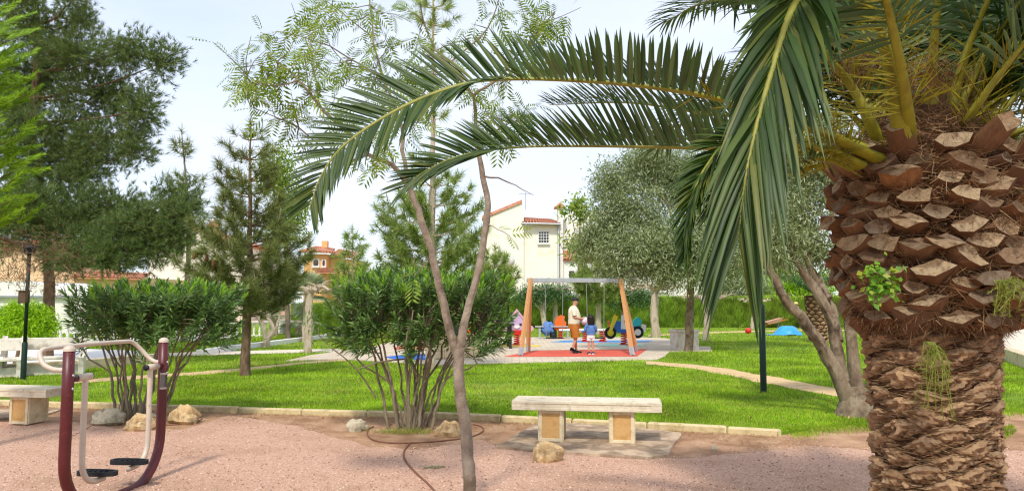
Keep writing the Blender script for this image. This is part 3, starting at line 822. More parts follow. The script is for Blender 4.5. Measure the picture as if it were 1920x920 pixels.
# ---------------- Canary-type pines: whorled branches with long tufts
def canary(name, label, bx, by_top, Y, whorls, L, mat, tk, seed, base_r, cones=0, per=64, lean=(0, 0), nw=0.012):
    r = np.random.RandomState(seed)
    b = np.array([P(bx, 600, Y)[0], Y, 0.0]); top = P(bx + lean[0], by_top, Y)
    t = thing(name, label, 'tree', b)
    mb = MB(); tr = limb(mb, [b, b * [1, 1, 0] + [0.02, 0, top[2] * .5], top], base_r, 0.012, 16, 8, 0.012, r, 0.06)
    tp, ta = [], []
    for (py, rp, nb) in whorls:
        z = float(P(bx, py, Y)[2]); R = rp * Y / F_PX
        o = np.array([np.interp(z, tr[:, 2], tr[:, c]) for c in (0, 1)] + [z])
        a0 = r.uniform(0, 6)
        for q in range(nb):
            a = a0 + 2 * PI * q / nb + r.normal() * .2; rr = R * r.uniform(.75, 1.1)
            d = np.array([math.cos(a), math.sin(a), 0])
            st = o - [0, 0, rr * .35]; st[2] = max(st[2], 0.5)
            br = spline([st, st + d * rr * .55 + [0, 0, rr * .12], st + d * rr + [0, 0, rr * .45]], 7)
            tube(mb, br, np.linspace(0.018, 0.006, 7), 5, cap=False)
            m = max(2, int(rr / (L * .42)))
            for e in range(m):
                u = 1 - 0.62 * e / m; k = u * 6; i0 = min(int(k), 5); pp = br[i0] + (br[i0 + 1] - br[i0]) * (k - i0)
                tp.append(pp + r.normal(size=3) * L * .2); ta.append(nrm(br[min(i0 + 1, 6)] - br[i0]) + r.normal(size=3) * .4 + [0, 0, .25])
    tp.append(top - [0, 0, .1]); ta.append(np.array([0, 0, 1.0]))
    mb.build('trunk', tk, t)
    mb = MB(); tufts(mb, np.array(tp), np.array(ta), per, L, nw * Y / 16, 1.05, r, L * .7, 0.22)
    tag(mb.build('crown', mat, t), kind='stuff')
    mb = MB()
    for pp, aa in list(zip(tp, ta))[::7] + [(tp[-1], ta[-1])]:
        a = nrm(np.array(aa) * [.3, .3, 0] + [0, 0, 1]); tube(mb, [pp, pp + a * L * .6, pp + a * L * .95], [.014, .012, .003], 5)
    tag(mb.build('shoots', m_bark_smooth, t), kind='stuff')
    for q in range(cones):
        k = r.randint(len(tp)); c = MB(); pp = tp[k] + r.normal(size=3) * .05
        if cones_at is not None: pp = cones_at[q % len(cones_at)]
        lathe(c, [(0.0, -.07), (.03, -.05), (.042, -.01), (.03, .05), (0, .09)], pp, 8); c.build('cone', m_cone, t)
    return t
cones_at = [P(368, 477, 15.4), P(376, 474, 15.4), P(364, 480, 15.5), P(388, 484, 15.4), P(400, 494, 15.3), P(402, 500, 15.4), P(420, 505, 15.3), P(440, 440, 15.5), P(445, 434, 15.6)]
canary('young_pine', 'young long needled pine on the lawn right of the left oleander', 462, 228, 16.2,
    [(255, 22, 3), (285, 42, 4), (320, 60, 5), (350, 55, 5), (380, 75, 6), (405, 62, 6), (430, 95, 7), (455, 90, 7), (480, 110, 8), (505, 112, 8), (525, 105, 8), (548, 95, 8), (565, 80, 7)],
    0.26, m_canary, m_bark_pine, 31, 0.115, cones=9, lean=(8, 0))
cones_at = None
canary('tall_pine', 'tallest slim long needled pine rising behind the middle oleander', 808, -60, 17.5,
    [(5, 34, 4), (35, 40, 4), (95, 24, 3), (215, 30, 3), (300, 36, 4), (335, 52, 5), (365, 72, 7), (390, 88, 8), (415, 98, 8), (440, 102, 9), (465, 104, 9), (490, 100, 8), (515, 95, 8)],
    0.25, m_canary_l, m_bark_pale, 33, 0.12, lean=(4, 0), per=50)
canary('bare_topped_pine', 'thin young pine with few yellowish tufts above the left pine', 347, 243, 30.0,
    [(272, 14, 4), (285, 18, 4), (335, 34, 5), (352, 26, 4), (380, 40, 5), (420, 48, 6), (445, 40, 6)], 0.42, m_canary, m_bark_grey, 35, 0.15, per=30, lean=(-6, 0))
canary('pine_sapling', 'small pine sapling before the orange villa', 660, 428, 34.0,
    [(445, 10, 4), (462, 22, 4), (480, 26, 5), (500, 36, 6), (520, 38, 6), (545, 40, 6), (570, 36, 6)], 0.42, m_canary_l, m_bark_pale, 37, 0.1, per=40)
canary('bushy_pine', 'bushy light green pine in front of the cream house porch', 1122, 452, 37.0,
    [(470, 16, 5), (485, 26, 6), (500, 34, 7), (515, 40, 8), (530, 44, 8), (545, 42, 8), (558, 32, 7)], 0.36, m_canary_l, m_bark_pale, 39, 0.16, per=60)
canary('rounded_pine', 'rounded young pine beside the white globe lamp', 928, 462, 25.0,
    [(480, 16, 4), (492, 26, 6), (506, 34, 7), (520, 38, 8), (535, 38, 8), (550, 36, 8)], 0.30, m_canary_l, m_bark_pale, 41, 0.1, per=55)

# ---------------- bright conifer at the left edge
r = np.random.RandomState(51); TY = 7.6
base = np.array([P(-150, 600, TY)[0], TY, 0.0])
th = thing('conifer', 'bright yellow green feathery conifer at the left edge', 'tree', base)
mb = MB(); tr = limb(mb, [base, base + [0, 0, 2.4], base + [0.05, 0, 5.2]], 0.11, 0.03, 14, 8, 0.01, r)
sp, sd = [], []
for q in range(420):
    z = r.uniform(2.35, 4.7); R = 0.98 * (1 - ((z - 2.9) / 3.4) ** 2) * r.uniform(.45, 1.0); a = r.uniform(0, 2 * PI)
    d = np.array([math.cos(a), math.sin(a), 0]); o = np.array([np.interp(z - R * .3, tr[:, 2], tr[:, c]) for c in (0, 1)] + [z - R * .3])
    tip = o + d * R + [0, 0, R * .5]
    if q % 4 == 0: tube(mb, spline([o, (o + tip) / 2 - [0, 0, .05], tip], 5), [.014, .01, .008, .005, .003], 4, cap=False)
    sp.append(tip); sd.append(nrm(d + [0, 0, .75] + r.normal(size=3) * .25))
mb.build('trunk', m_bark_pine, th)
mb = MB(); sp, sd = np.array(sp), np.array(sd)
for e in range(26):
    t_ = e / 26.0; cc = sp + sd * (t_ * .36 - .2); L = 0.11 * (1 - .65 * t_)
    sdv = perp(sd, rand_unit(len(sd), r) * .4 + [0, -1, 0.3])
    for sg in (-1, 1):
        for rep in range(2):
            dirs = nrm(sd * 1.15 + sdv * sg * r.uniform(.5, .9, (len(sd), 1)) + r.normal(size=sd.shape) * .22)
            blades(mb, cc, dirs, L * r.uniform(.7, 1.2, len(cc)), 0.012, side=perp(dirs, np.cross(sd, sdv)))
tag(mb.build('crown', m_thuja, th), kind='stuff')

# ---------------- slender mimosa-leaved tree in the middle foreground
r = np.random.RandomState(61); SY = 5.7
base = G(884, 958); base[2] = 0
mim = thing('slender_tree', 'slender forked tree with feathery leaves in the middle foreground', 'tree', base)
mb = MB()
px = lambda l, dy=0: [P(a, b, SY + dy + (c if True else 0)) for a, b, c in l]
limb(mb, [base - [0, 0, .05]] + px([(880, 900, 0), (876, 840, 0), (869, 770, 0), (859, 705, 0), (862, 655, 0), (866, 640, 0)]), 0.049, 0.039, 26, 10, 0.003, r, 0.035)
brA = limb(mb, px([(860, 672, 0), (850, 640, 0), (836, 590, 0), (822, 530, -.02), (808, 470, -.05), (786, 400, -.1), (768, 352, -.1)]), 0.036, 0.024, 22, 9, 0.003, r, 0.04)
brB = limb(mb, px([(864, 655, 0), (868, 615, 0), (882, 565, .02), (897, 505, .05), (908, 440, .1), (915, 385, .1), (905, 330, .12), (898, 290, .12)]), 0.034, 0.020, 22, 9, 0.003, r, 0.05)
twigs = []
def tw(l, r0, r1, n=10): s = limb(mb, px(l), r0, r1, n, 6, 0.006, r, 0.05); twigs.append(s); return s
tw([(768, 352, -.1), (735, 310, -.2), (690, 290, -.3), (630, 230, -.4), (560, 150, -.5), (500, 100, -.5)], .022, .005, 16)
tw([(690, 290, -.3), (640, 300, -.2), (560, 240, -.2), (470, 200, -.1)], .009, .003)
tw([(768, 352, -.1), (756, 290, 0), (752, 230, .1), (720, 150, .2), (700, 70, .3), (690, -30, .3)], .02, .005, 14)
tw([(770, 355, 0), (745, 320, .3), (715, 255, .5)], .012, .004, 8)
tw([(720, 150, .2), (660, 110, .3), (600, 80, .4), (520, 60, .4)], .009, .003)
tw([(700, 70, .3), (650, 30, .3), (610, 0, .2)], .006, .002, 6)
tw([(898, 290, .12), (893, 240, .1), (886, 180, .1), (840, 120, .2), (800, 60, .3), (780, -40, .3)], .019, .005, 14)
tw([(886, 180, .1), (930, 150, 0), (990, 90, -.1), (1040, 20, -.1)], .012, .004)
tw([(840, 120, .2), (900, 70, .2), (930, 20, .2), (940, -40, .1)], .009, .003)
tw([(895, 260, .1), (940, 240, .2), (985, 215, .2)], .009, .003, 7)
tw([(905, 330, .12), (940, 335, .1), (975, 352, .1), (1002, 366, .1)], .009, .002, 8)
tw([(560, 150, -.5), (500, 160, -.5), (440, 130, -.5)], .006, .002, 7)
tw([(630, 230, -.4), (600, 200, -.3), (590, 130, -.2), (580, 60, -.1)], .007, .002, 8)
tw([(752, 230, .1), (790, 180, .2), (820, 120, .2)], .008, .002, 8)
tw([(810, 470, 0), (790, 500, .1), (775, 520, .1)], .006, .002, 5)
tw([(912, 420, .1), (940, 430, .0), (960, 452, 0)], .005, .002, 6)
for k in range(150):
    s = twigs[r.choice([0, 0, 1, 2, 2, 4, 5, 6, 6, 7, 7, 8, 9, 11, 12, 13])]; o = s[r.randint(len(s) // 3, len(s))]
    d = nrm(r.normal(size=3) + [0, -.1, .15]); L = r.uniform(.12, .34)
    br = spline([o, o + d * L * .5 + r.normal(size=3) * .02, o + d * L + [0, 0, .03]], 5); tube(mb, br, [.005, .004, .003, .0025, .002], 4, cap=False)
    twigs.append(br)
mb.build('trunk', m_bark_smooth, mim)
# one bipinnate leaf, then many
tv, tf = [], []
def tri(a, b, c): tf.append((len(tv), len(tv) + 1, len(tv) + 2)); tv.extend([a, b, c])
npin = 6
tri((0, -.003, 0), (0, .003, 0), (1, 0, -.1))
for k in range(npin):
    x0 = 0.18 + 0.8 * k / npin
    for sg in (-1, 1):
        pl = 0.44 * math.sin(PI * (0.25 + 0.6 * k / npin)); dx, dy = 0.5, 0.86 * sg
        n1 = np.array([-dy, dx, 0]); t1 = np.array([dx, dy, 0]); o1 = np.array([x0, 0, -.06 * x0]); w = .036; g1 = np.array([0, 0, -.25 * pl * pl])
        m1 = o1 + t1 * pl * .45 + g1 * .25; e1_ = o1 + t1 * pl + g1
        for s2 in (-1, 1): tri(tuple(o1), tuple(m1 + n1 * s2 * w), tuple(m1 + t1 * pl * .3)); tri(tuple(m1 + n1 * s2 * w), tuple(e1_), tuple(m1))
tv = np.array(tv); tf = np.array(tf)
LP, LD = [], []
for ti, s in enumerate(twigs):
    small = ti >= 16
    m = 5 if small else (0 if ti in (10,) else 8)
    if ti in (14, 15): m = 3
    for k in range(m):
        u = r.uniform(.35, 1.0) if not small else r.uniform(.2, 1.0)
        i0 = min(int(u * (len(s) - 1)), len(s) - 2); LP.append(s[i0] + (s[i0 + 1] - s[i0]) * r.rand())
        LD.append(nrm(nrm(s[i0 + 1] - s[i0]) * .5 + r.normal(size=3) * .8 + [0, 0, -.05]))
LP, LD = np.array(LP), np.array(LD)
sdv = perp(LD, nrm(r.normal(size=LD.shape) * .6 + [0, -.4, 1])); nv_ = np.cross(sdv, LD); sc = r.uniform(.12, .21, (len(LP), 1, 1))
v = LP[:, None] + sc * (tv[None, :, 0:1] * LD[:, None] + tv[None, :, 1:2] * sdv[:, None] + tv[None, :, 2:3] * nv_[:, None])
v[..., 2] -= (tv[None, :, 0] ** 2) * sc[..., 0] * .25
mb = MB(); mb.add(v.reshape(-1, 3), (np.arange(len(LP))[:, None, None] * len(tv) + tf[None]).reshape(-1, 3))
# colour per whole leaf would be too even; islands are single leaflets
tag(mb.build('crown', m_mim, mim), kind='stuff')

# ---------------- oleanders
def oleander(name, label, bx, by, x0, x1, ytop, ybot, seed, nst=24, ntip=215):
    r = np.random.RandomState(seed); b = G(bx, by); b[2] = 0; Y = b[1]; k = Y / F_PX
    o = thing(name, label, 'shrub', b)
    cx = (P((x0 + x1) / 2, 600, Y)[0]); RX = (x1 - x0) / 2 * k; zt = P(bx, ytop, Y)[2]; zb = P(bx, ybot, Y)[2]; RY = RX * .62
    tips = []
    while len(tips) < ntip:
        u, w = r.uniform(-1, 1, 2)
        if u * u + w * w > 1: continue
        rim = math.sqrt(u * u + w * w)
        ztop = zt - 0.10 * (zt - zb) * rim ** 3 * 2 + r.normal() * .04 + .10 * vnoise(np.array([u, w, 0.]), 3.1, seed)
        zz = ztop if r.rand() < .42 else ztop - (zt - zb) * r.uniform(0.1, 1.0) * (0.45 + .55 * rim)
        tips.append((cx + u * RX, Y + w * RY, zz))
    tips = np.array(tips); nodes = []
    for q in range(nst):
        a = r.uniform(0, 2 * PI); rr = .30 * math.sqrt(r.rand())
        s0 = b + [math.cos(a) * rr, math.sin(a) * rr * .8, -0.03]
        far = .75 * r.rand() ** .5
        e0 = np.array([cx + math.cos(a) * RX * far, Y + math.sin(a) * RY * far, zb + (zt - zb) * .25])
        m1 = s0 * .45 + e0 * .55; m1[2] = zb * .55; m1[:2] = s0[:2] + (e0[:2] - s0[:2]) * .38
        mb = MB(); st = limb(mb, [s0, m1, e0], r.uniform(.014, .023), .010, 11, 7, .013, r, .06)
        if q % 3 == 0:
            m2 = st[5]; limb(mb, [m2, m2 + (e0 - m2) * .6 + r.normal(size=3) * .15, e0 + r.normal(size=3) * .25], .013, .008, 7, 6, .012, r)
        mb.build('stem', m_stem, o); nodes.append(st[6:])
    nodes = np.vstack(nodes)
    mb = MB(); lp, ld, lu, lL = [], [], [], []; np_, nd, nu, nL = [], [], [], []
    for t in tips:
        c = nodes[np.argmin(((nodes - t) ** 2).sum(1) + r.rand(len(nodes)) * .03)]
        side = t - [cx, Y, zt - .3]; side[2] = 0
        br = spline([c, (c + t) / 2 + r.normal(size=3) * .04, t], 6)
        tube(mb, br, np.linspace(.008, .004, 6), 4, cap=False)
        ax = nrm(nrm(br[-1] - br[-3]) * .5 + side * .35 + [0, 0, .8])
        new = t[2] > zt - .17 and r.rand() < .55
        for e in range(13):
            q = t - ax * (.25 * (1 - e / 12.0)) * 1.0; a0 = r.uniform(0, 6)
            for w in range(3):
                a = a0 + 2.09 * w; s1 = nrm(np.cross(ax, [.3, 1, .2])); s2 = np.cross(ax, s1)
                opn = 1.1 - .75 * (e / 12.0)
                d = nrm((s1 * math.cos(a) + s2 * math.sin(a)) * opn + ax * (.55 + .5 * e / 12.0) + r.normal(size=3) * .12)
                if new and e >= 8: np_.append(q); nd.append(d); nu.append(ax); nL.append(r.uniform(.07, .12))
                else: lp.append(q); ld.append(d); lu.append(ax); lL.append(r.uniform(.10, .165))
    mb.build('twigs', m_stem, o)
    mb = MB(); lL = np.array(lL); leaves(mb, np.array(lp), np.array(ld), np.array(lu), lL, lL * .2, droop=.25, fold=.2)
    tag(mb.build('foliage', m_ole, o), kind='stuff')
    mb = MB(); nL = np.array(nL); leaves(mb, np.array(np_), np.array(nd), np.array(nu), nL, nL * .17, droop=.05, fold=.2)
    tag(mb.build('new_growth', m_ole_new, o), kind='stuff')
    return o
oleander('oleander_shrub', 'broad multi stemmed oleander shrub behind the red exercise frame', 262, 787, 128, 455, 537, 622, 71, 20, 420)
oleander('oleander_shrub', 'tall multi stemmed oleander shrub beside the slender forked tree', 772, 802, 612, 962, 522, 640, 73, 21, 450)
# stray low shoot of the middle oleander, as a thing of its own stem
r = np.random.RandomState(74)
o = [q for q in bpy.data.objects if q.name.startswith('oleander_shrub')][-1]
mb = MB(); s = limb(mb, [P(705, 745, 9.6), P(665, 690, 9.5), P(602, 632, 9.4), P(585, 590, 9.4)], .012, .006, 10, 6, .01, r); mb.build('stem', m_stem, o)
lp = np.repeat(s[6:], 26, 0) + r.normal(size=(26 * 4, 3)) * .07; mb = MB(); leaves(mb, lp, nrm(r.normal(size=lp.shape) + [0, 0, .5]), np.tile([0, 0, 1.0], (len(lp), 1)), .12, .02, .2, .2); tag(mb.build('low_foliage', m_ole, o), kind='stuff')

# ---------------- olives on the right
def leafy(root, cl, sub, per, sr, L, W, mat, seed, name='crown', droop=.2, shell=.55):
    r = np.random.RandomState(seed); q, u, lp, lu = clump_pts(cl, sub, per, sr, r, shell)
    d = nrm(r.normal(size=lp.shape) + lu * .6 + [0, 0, .2]); mb = MB()
    leaves(mb, lp, d, nrm(r.normal(size=lp.shape) * .7 + [0, 0, 1]), L * r.uniform(.7, 1.2, len(lp)), W, droop, .1)
    tag(mb.build(name, mat, root), kind='stuff'); return q
NY = 11.0
b = G(1612, 783); b[2] = 0; NY = float(b[1]); r = np.random.RandomState(81)
ol = thing('olive_tree', 'old leaning multi trunked olive tree just left of the big palm', 'tree', b)
mb = MB(); q = lambda l: [P(a, c, NY + d) for a, c, d in l]
tube(mb, [b + [0, 0, -.05], b + [-.02, 0, .10], b + [-.03, 0, .28], b + [-.02, 0, .42]], [.36, .30, .22, .12], 14, lump=.07, rs=r)
bs = [limb(mb, q([(1600, 770, 0), (1570, 700, 0), (1545, 660, 0), (1505, 600, -.1), (1472, 560, -.2), (1440, 500, -.2), (1405, 430, -.2)]), .115, .04, 18, 10, .008, r, .06),
      limb(mb, q([(1580, 715, 0), (1566, 640, .1), (1556, 590, .1), (1525, 540, .1), (1488, 480, .1), (1470, 410, .2)]), .092, .042, 16, 10, .008, r, .06),
      limb(mb, q([(1572, 640, .1), (1560, 580, .3), (1530, 530, .4), (1510, 470, .4)]), .075, .04, 12, 9, .008, r, .06),
      limb(mb, q([(1618, 765, .1), (1600, 680, .2), (1592, 600, .3), (1575, 500, .4), (1560, 400, .5)]), .10, .05, 14, 10, .008, r, .06),
      limb(mb, q([(1640, 770, .1), (1665, 700, .2), (1700, 560, .4), (1750, 400, .5)]), .11, .05, 14, 10, .008, r, .06),
      limb(mb, q([(1555, 560, .2), (1520, 500, .6), (1500, 460, .7)]), .055, .03, 8, 8, .008, r, .06)]
cl = clumps_px([(1515, 320, 55, 60, NY + .6), (1500, 410, 60, 55, NY + .5), (1455, 460, 60, 45, NY), (1400, 400, 60, 60, NY), (1540, 250, 70, 50, NY + .5), (1600, 330, 70, 80, NY + 1), (1700, 280, 90, 100, NY + 1), (1850, 300, 90, 90, NY + .6), (1930, 330, 80, 90, NY + .3), (1530, 470, 45, 35, NY + .5), (1790, 420, 90, 60, NY + .8), (1930, 440, 60, 50, NY + .6)])
allb = np.vstack(bs)
for c, rad in cl:
    s0 = allb[np.argmin(((allb - c) ** 2).sum(1))]; limb(mb, [s0, (s0 + c) / 2 - [0, 0, .1], c], .03, .01, 7, 6, .02, r)
mb.build('trunk', m_bark_olive, ol)
leafy(ol, cl, 3000, 26, .09, .085, .02, m_olive, 82, shell=.4)
FY = float(G(1291, 661)[1])
b = G(1291, 661); b[2] = 0
ol = thing('olive_tree', 'large grey green olive tree over the concrete planter behind the hanging frond', 'tree', b)
mb = MB(); r = np.random.RandomState(83)
tr = limb(mb, [b, P(1293, 600, FY), P(1296, 540, FY), P(1300, 470, FY)], .15, .10, 12, 9, .012, r, .05)
cl = clumps_px([(1180, 400, 80, 75, FY), (1260, 325, 100, 60, FY + 1), (1350, 350, 110, 80, FY + 1), (1200, 470, 85, 50, FY - 1), (1290, 455, 100, 60, FY - .5), (1400, 440, 100, 75, FY + .5), (1145, 340, 40, 42, FY), (1450, 350, 80, 70, FY + 1), (1128, 440, 38, 40, FY), (1160, 500, 40, 26, FY - 1), (1250, 515, 70, 24, FY - 1), (1340, 505, 80, 35, FY - .5), (1480, 460, 60, 60, FY + 1), (1210, 300, 50, 28, FY), (1100, 465, 24, 30, FY)])
for c, rad in cl:
    limb(mb, [tr[-3], (tr[-1] + c) / 2 - [0, 0, .2], c], .07, .02, 8, 6, .03, r)
mb.build('trunk', m_bark_olive, ol)
leafy(ol, cl, 5000, 24, .17, .145, .035, m_olive, 84, shell=.4)

# ---------------- pollarded trees, fan palms, small trees and bushes beyond
def pollard(label, bx, by, ytop, w, nbr, spread, seed, droop=0.0, white=False):
    r = np.random.RandomState(seed); b = G(bx, by); b[2] = 0; Y = b[1]; k = Y / F_PX
    t = thing('pollarded_tree', label, 'tree', b, 'pollarded trees in the park'); mb = MB(); tp = P(bx + r.uniform(-3, 3), ytop, Y)
    limb(mb, [b, (b + tp) / 2 + [r.normal() * .04, 0, 0], tp], w / 2 * k * 1.15, w / 2 * k * .85, 12, 9, .01, r, .06); mb.build('trunk', m_bark_pale, t)
    for q in range(nbr):
        a = 2 * PI * q / nbr + r.normal() * .3; R = spread * k * r.uniform(.7, 1.1); d = np.array([math.cos(a), math.sin(a), 0])
        mb = MB(); s = limb(mb, [tp - [0, 0, .1], tp + d * R * .4 + [0, 0, .12], tp + d * R * .7 + [0, 0, .02 + droop], tp + d * R + [0, 0, .15]], .085, .028, 9, 7, .03, r, .1)
        for e in range(5):
            o = s[r.randint(3, 9)]; dd = nrm(r.normal(size=3) * [1, 1, .3] + d * .6 + [0, 0, .25]); tube(mb, spline([o, o + dd * R * .16 + r.normal(size=3) * .06, o + dd * R * .38 + [0, 0, .05]], 5), [.03, .024, .022, .014, .006], 5)
        mb.build('branch', m_bark_pale, t)
    return t
pollard('pale pollarded tree with bare horizontal branches behind the swing mat', 1230, 634, 541, 15, 8, 62, 91)
pollard('bare pollarded tree on the lawn between the young pine and middle oleander', 578, 664, 545, 14, 5, 55, 92)
pollard('leaning pale pollarded trunk right of the concrete planter', 1322, 640, 560, 11, 6, 45, 94)
pollard('bare pollarded tree behind the standing man', 1042, 616, 545, 9, 8, 62, 95)
pollard('thin pale pollarded tree before the hedge seen right of the middle oleander', 906, 630, 560, 8, 6, 40, 96)
pollard('small pale pollarded trunk by the hedge left of the dark green lamp post', 1411, 618, 566, 7, 5, 30, 97)
# crooked twin-stemmed one by the planter wall
r = np.random.RandomState(93); b = G(500, 652); b[2] = 0; Y = b[1]
t = thing('crooked_tree', 'crooked little tree forking low in front of the white planter wall', 'tree', b); mb = MB()
f_ = lambda l: [P(a, c, Y) for a, c in l]
limb(mb, [b] + f_([(500, 632)]), .13, .12, 5, 8, .01, r); limb(mb, f_([(499, 640), (496, 615), (485, 597), (474, 580)]), .09, .05, 9, 7, .015, r); limb(mb, f_([(502, 638), (514, 618), (505, 600), (502, 580)]), .08, .05, 9, 7, .015, r); limb(mb, f_([(513, 620), (522, 605), (524, 585)]), .05, .03, 7, 6, .015, r)
mb.build('trunk', m_bark_pale, t)
def fan_palm(label, px_, py_, Y, R, ztr, seed, n=26):
    r = np.random.RandomState(seed); c = P(px_, py_, Y); b = np.array([c[0], Y, 0.0]); t = thing('fan_palm', label, 'palm', b)
    mb = MB(); tube(mb, spline([b, [c[0], Y, c[2] * .5], c], 8), [.2, .19, .2, .18, .17, .16, .15, .12], 9, lump=.08, rs=r); mb.build('trunk', m_bark_pale, t)
    for q in range(n):
        a = r.uniform(0, 2 * PI); el = r.uniform(-.5, 1.3); d = np.array([math.cos(a) * math.cos(el), math.sin(a) * math.cos(el), math.sin(el)])
        h_ = c + d * R * .45; s = perp(d[None], np.array([[0, 0, 1.0]]))[0]; mb = MB()
        tube(mb, [c, h_], .012, 4, cap=False)
        m = 17; th_ = np.linspace(-1.35, 1.35, m); dirs = np.cos(th_)[:, None] * d + np.sin(th_)[:, None] * s
        leaves(mb, np.tile(h_, (m, 1)), dirs, np.tile(np.cross(s, d), (m, 1)), R * .6, R * .07, .18, .2)
        mb.build('fan_leaf', m_fan, t)
fan_palm('grey green fan palm behind the bare pollarded tree on the left lawn', 578, 548, 30, 1.05, 0, 101)
fan_palm('small fan palm in front of the far end of the balustrade', 513, 588, 31.5, .75, 0, 102, 16)
fan_palm('drooping fan palm with pale stalks above the planter wall', 562, 600, 33.0, 1.0, 0, 103, 18)

def round_tree(name, label, cat, bx, by, cl, tr_r, sub, per, sr, L, W, mat, bark, seed, shell=.7):
    r = np.random.RandomState(seed); b = G(bx, by); b[2] = 0; Y = b[1]
    c2 = clumps_px([(a, c, rx, ry, Y + dy) for a, c, rx, ry, dy in cl]); t = thing(name, label, cat, b); mb = MB()
    top = c2[0][0]; tr = limb(mb, [b, (b + top) / 2 + [.05, 0, -.05], top], tr_r, tr_r * .6, 8, 8, .012, r, .1)
    for c, rad in c2: limb(mb, [tr[4], (tr[5] + c) / 2 - [0, 0, .05], c], tr_r * .5, tr_r * .2, 6, 6, .02, r)
    mb.build('trunk', bark, t); leafy(t, c2, sub, per, sr, L, W, mat, seed + 1, shell=shell); return t
round_tree('clipped_tree', 'small round bright lime green tree behind the left lamp post', 'tree', 33, 690, [(46, 604, 56, 34, 0), (46, 596, 44, 28, .2), (20, 612, 34, 24, 0), (80, 612, 24, 22, 0)], .14, 700, 16, .07, .12, .03, m_lime, m_bark_pine, 111)
round_tree('umbrella_tree', 'dark green flat topped tree against the hedge behind the swing left leg', 'tree', 1022, 617, [(1010, 553, 45, 16, 0), (1050, 550, 40, 14, 1), (985, 556, 25, 13, 0), (1030, 545, 40, 10, 0)], .18, 420, 16, .2, .16, .05, m_bush, m_bark_pale, 113)
round_tree('umbrella_tree', 'dark green flat topped tree against the hedge behind the motorbike rider', 'tree', 1163, 622, [(1170, 553, 40, 18, 0), (1200, 556, 30, 16, 0), (1150, 556, 24, 14, 0)], .12, 380, 16, .2, .16, .05, m_bush, m_bark_grey, 115)
round_tree('broadleaf_sapling', 'thin sapling with light green leaves in front of the cream house', 'tree', 1078, 625, [(1088, 386, 22, 14, 0), (1078, 455, 18, 14, 0), (1066, 395, 12, 10, 0), (1100, 400, 12, 12, 0), (1085, 475, 14, 12, 0)], .07, 90, 12, .22, .32, .1, m_mim, m_bark_grey, 117)
round_tree('lime_tree', 'yellow green leafy tree behind the gardener at the far right', 'tree', 1480, 614, [(1480, 535, 45, 26, 3), (1530, 540, 40, 30, 3), (1440, 548, 30, 20, 3)], .15, 420, 14, .3, .3, .1, m_lime, m_bark_grey, 119)
round_tree('grey_tree', 'grey green tree over the hedge right of the far olive', 'tree', 1385, 614, [(1375, 535, 40, 25, 2), (1340, 540, 30, 18, 2), (1410, 540, 30, 22, 2)], .15, 420, 14, .3, .26, .06, m_olive, m_bark_grey, 121)
round_tree('garden_tree', 'leafy garden tree between the orange villa and tall pine', 'tree', 735, 622, [(735, 530, 40, 30, 0), (700, 545, 30, 24, 0), (770, 540, 34, 26, 0)], .15, 420, 14, .3, .26, .08, m_bush, m_bark_grey, 123)
round_tree('garden_tree', 'light green garden tree above the young pine left of the arching frond', 'tree', 540, 640, [(530, 345, 34, 40, 0), (520, 300, 26, 24, 0), (548, 390, 30, 34, 0), (505, 330, 20, 22, 0), (535, 430, 40, 26, 0)], .12, 320, 14, .22, .22, .07, m_mim, m_bark_grey, 125)
# dark clipped cypress hedge pieces behind the fan palms
def hedge(label, a, b, Y0, dep, hgt, n, seed, L=.16):
    r = np.random.RandomState(seed); t = thing('hedge', label, 'hedge', ((a + b) / 2, Y0 + dep / 2, 0))
    nx = int((b - a) / .4) + 2; xs = np.linspace(a, b, nx)
    top = hgt + .03 * vnoise(np.stack([xs, xs * 0, xs * 0], -1), 1.1, seed) + r.normal(size=nx) * .01
    mb = MB()
    v = np.concatenate([np.stack([xs, np.full(nx, y), z], -1) for y, z in ((Y0 + .06, np.zeros(nx)), (Y0 + .06, top - .08), (Y0 + dep, top - .08), (Y0 + dep, np.zeros(nx)))])
    q = np.arange(nx - 1); mb.add(v, np.concatenate([np.stack([q + k * nx, q + 1 + k * nx, q + 1 + (k + 1) * nx, q + (k + 1) * nx], -1) for k in range(3)]))
    mb.add(v[[0, nx, 2 * nx, 3 * nx]], [(0, 1, 2, 3)]); mb.add(v[[nx - 1, 2 * nx - 1, 3 * nx - 1, 4 * nx - 1]], [(3, 2, 1, 0)])
    mb.build('hedge_body', m_hedge_core, t)
    x = r.uniform(a, b, n); zt = np.interp(x, xs, top); ontop = r.rand(n) < .18
    z = np.where(ontop, zt - .06, r.rand(n) * zt); y = np.where(ontop, Y0 + r.rand(n) * dep, Y0 + .04 + .06 * vnoise(np.stack([x, z * .5, z * 0], -1), 3.0, 1))
    d = nrm(np.stack([r.normal(size=n) * .35, np.where(ontop, r.normal(size=n) * .3, -.45 + r.normal(size=n) * .25), .9 + 0 * x], -1))
    mb = MB(); blades(mb, np.stack([x, y, z], -1), d, L * r.uniform(.7, 1.4, n), .045, side=nrm(np.stack([np.ones(n), r.normal(size=n) * .5, r.normal(size=n) * .2], -1)))
    tag(mb.build('foliage', m_hedge, t), kind='stuff')
hedge('long clipped green hedge closing the far side of the lawn', float(P(880, 600, 48)[0]), float(P(2150, 600, 48)[0]), 47.6, 1.0, 1.86, 68000, 131, .26)
hedge('dark clipped hedge behind the fan palms on the left', float(P(545, 600, 39)[0]), float(P(700, 600, 39)[0]), 39, 1.0, 1.5, 9000, 133)
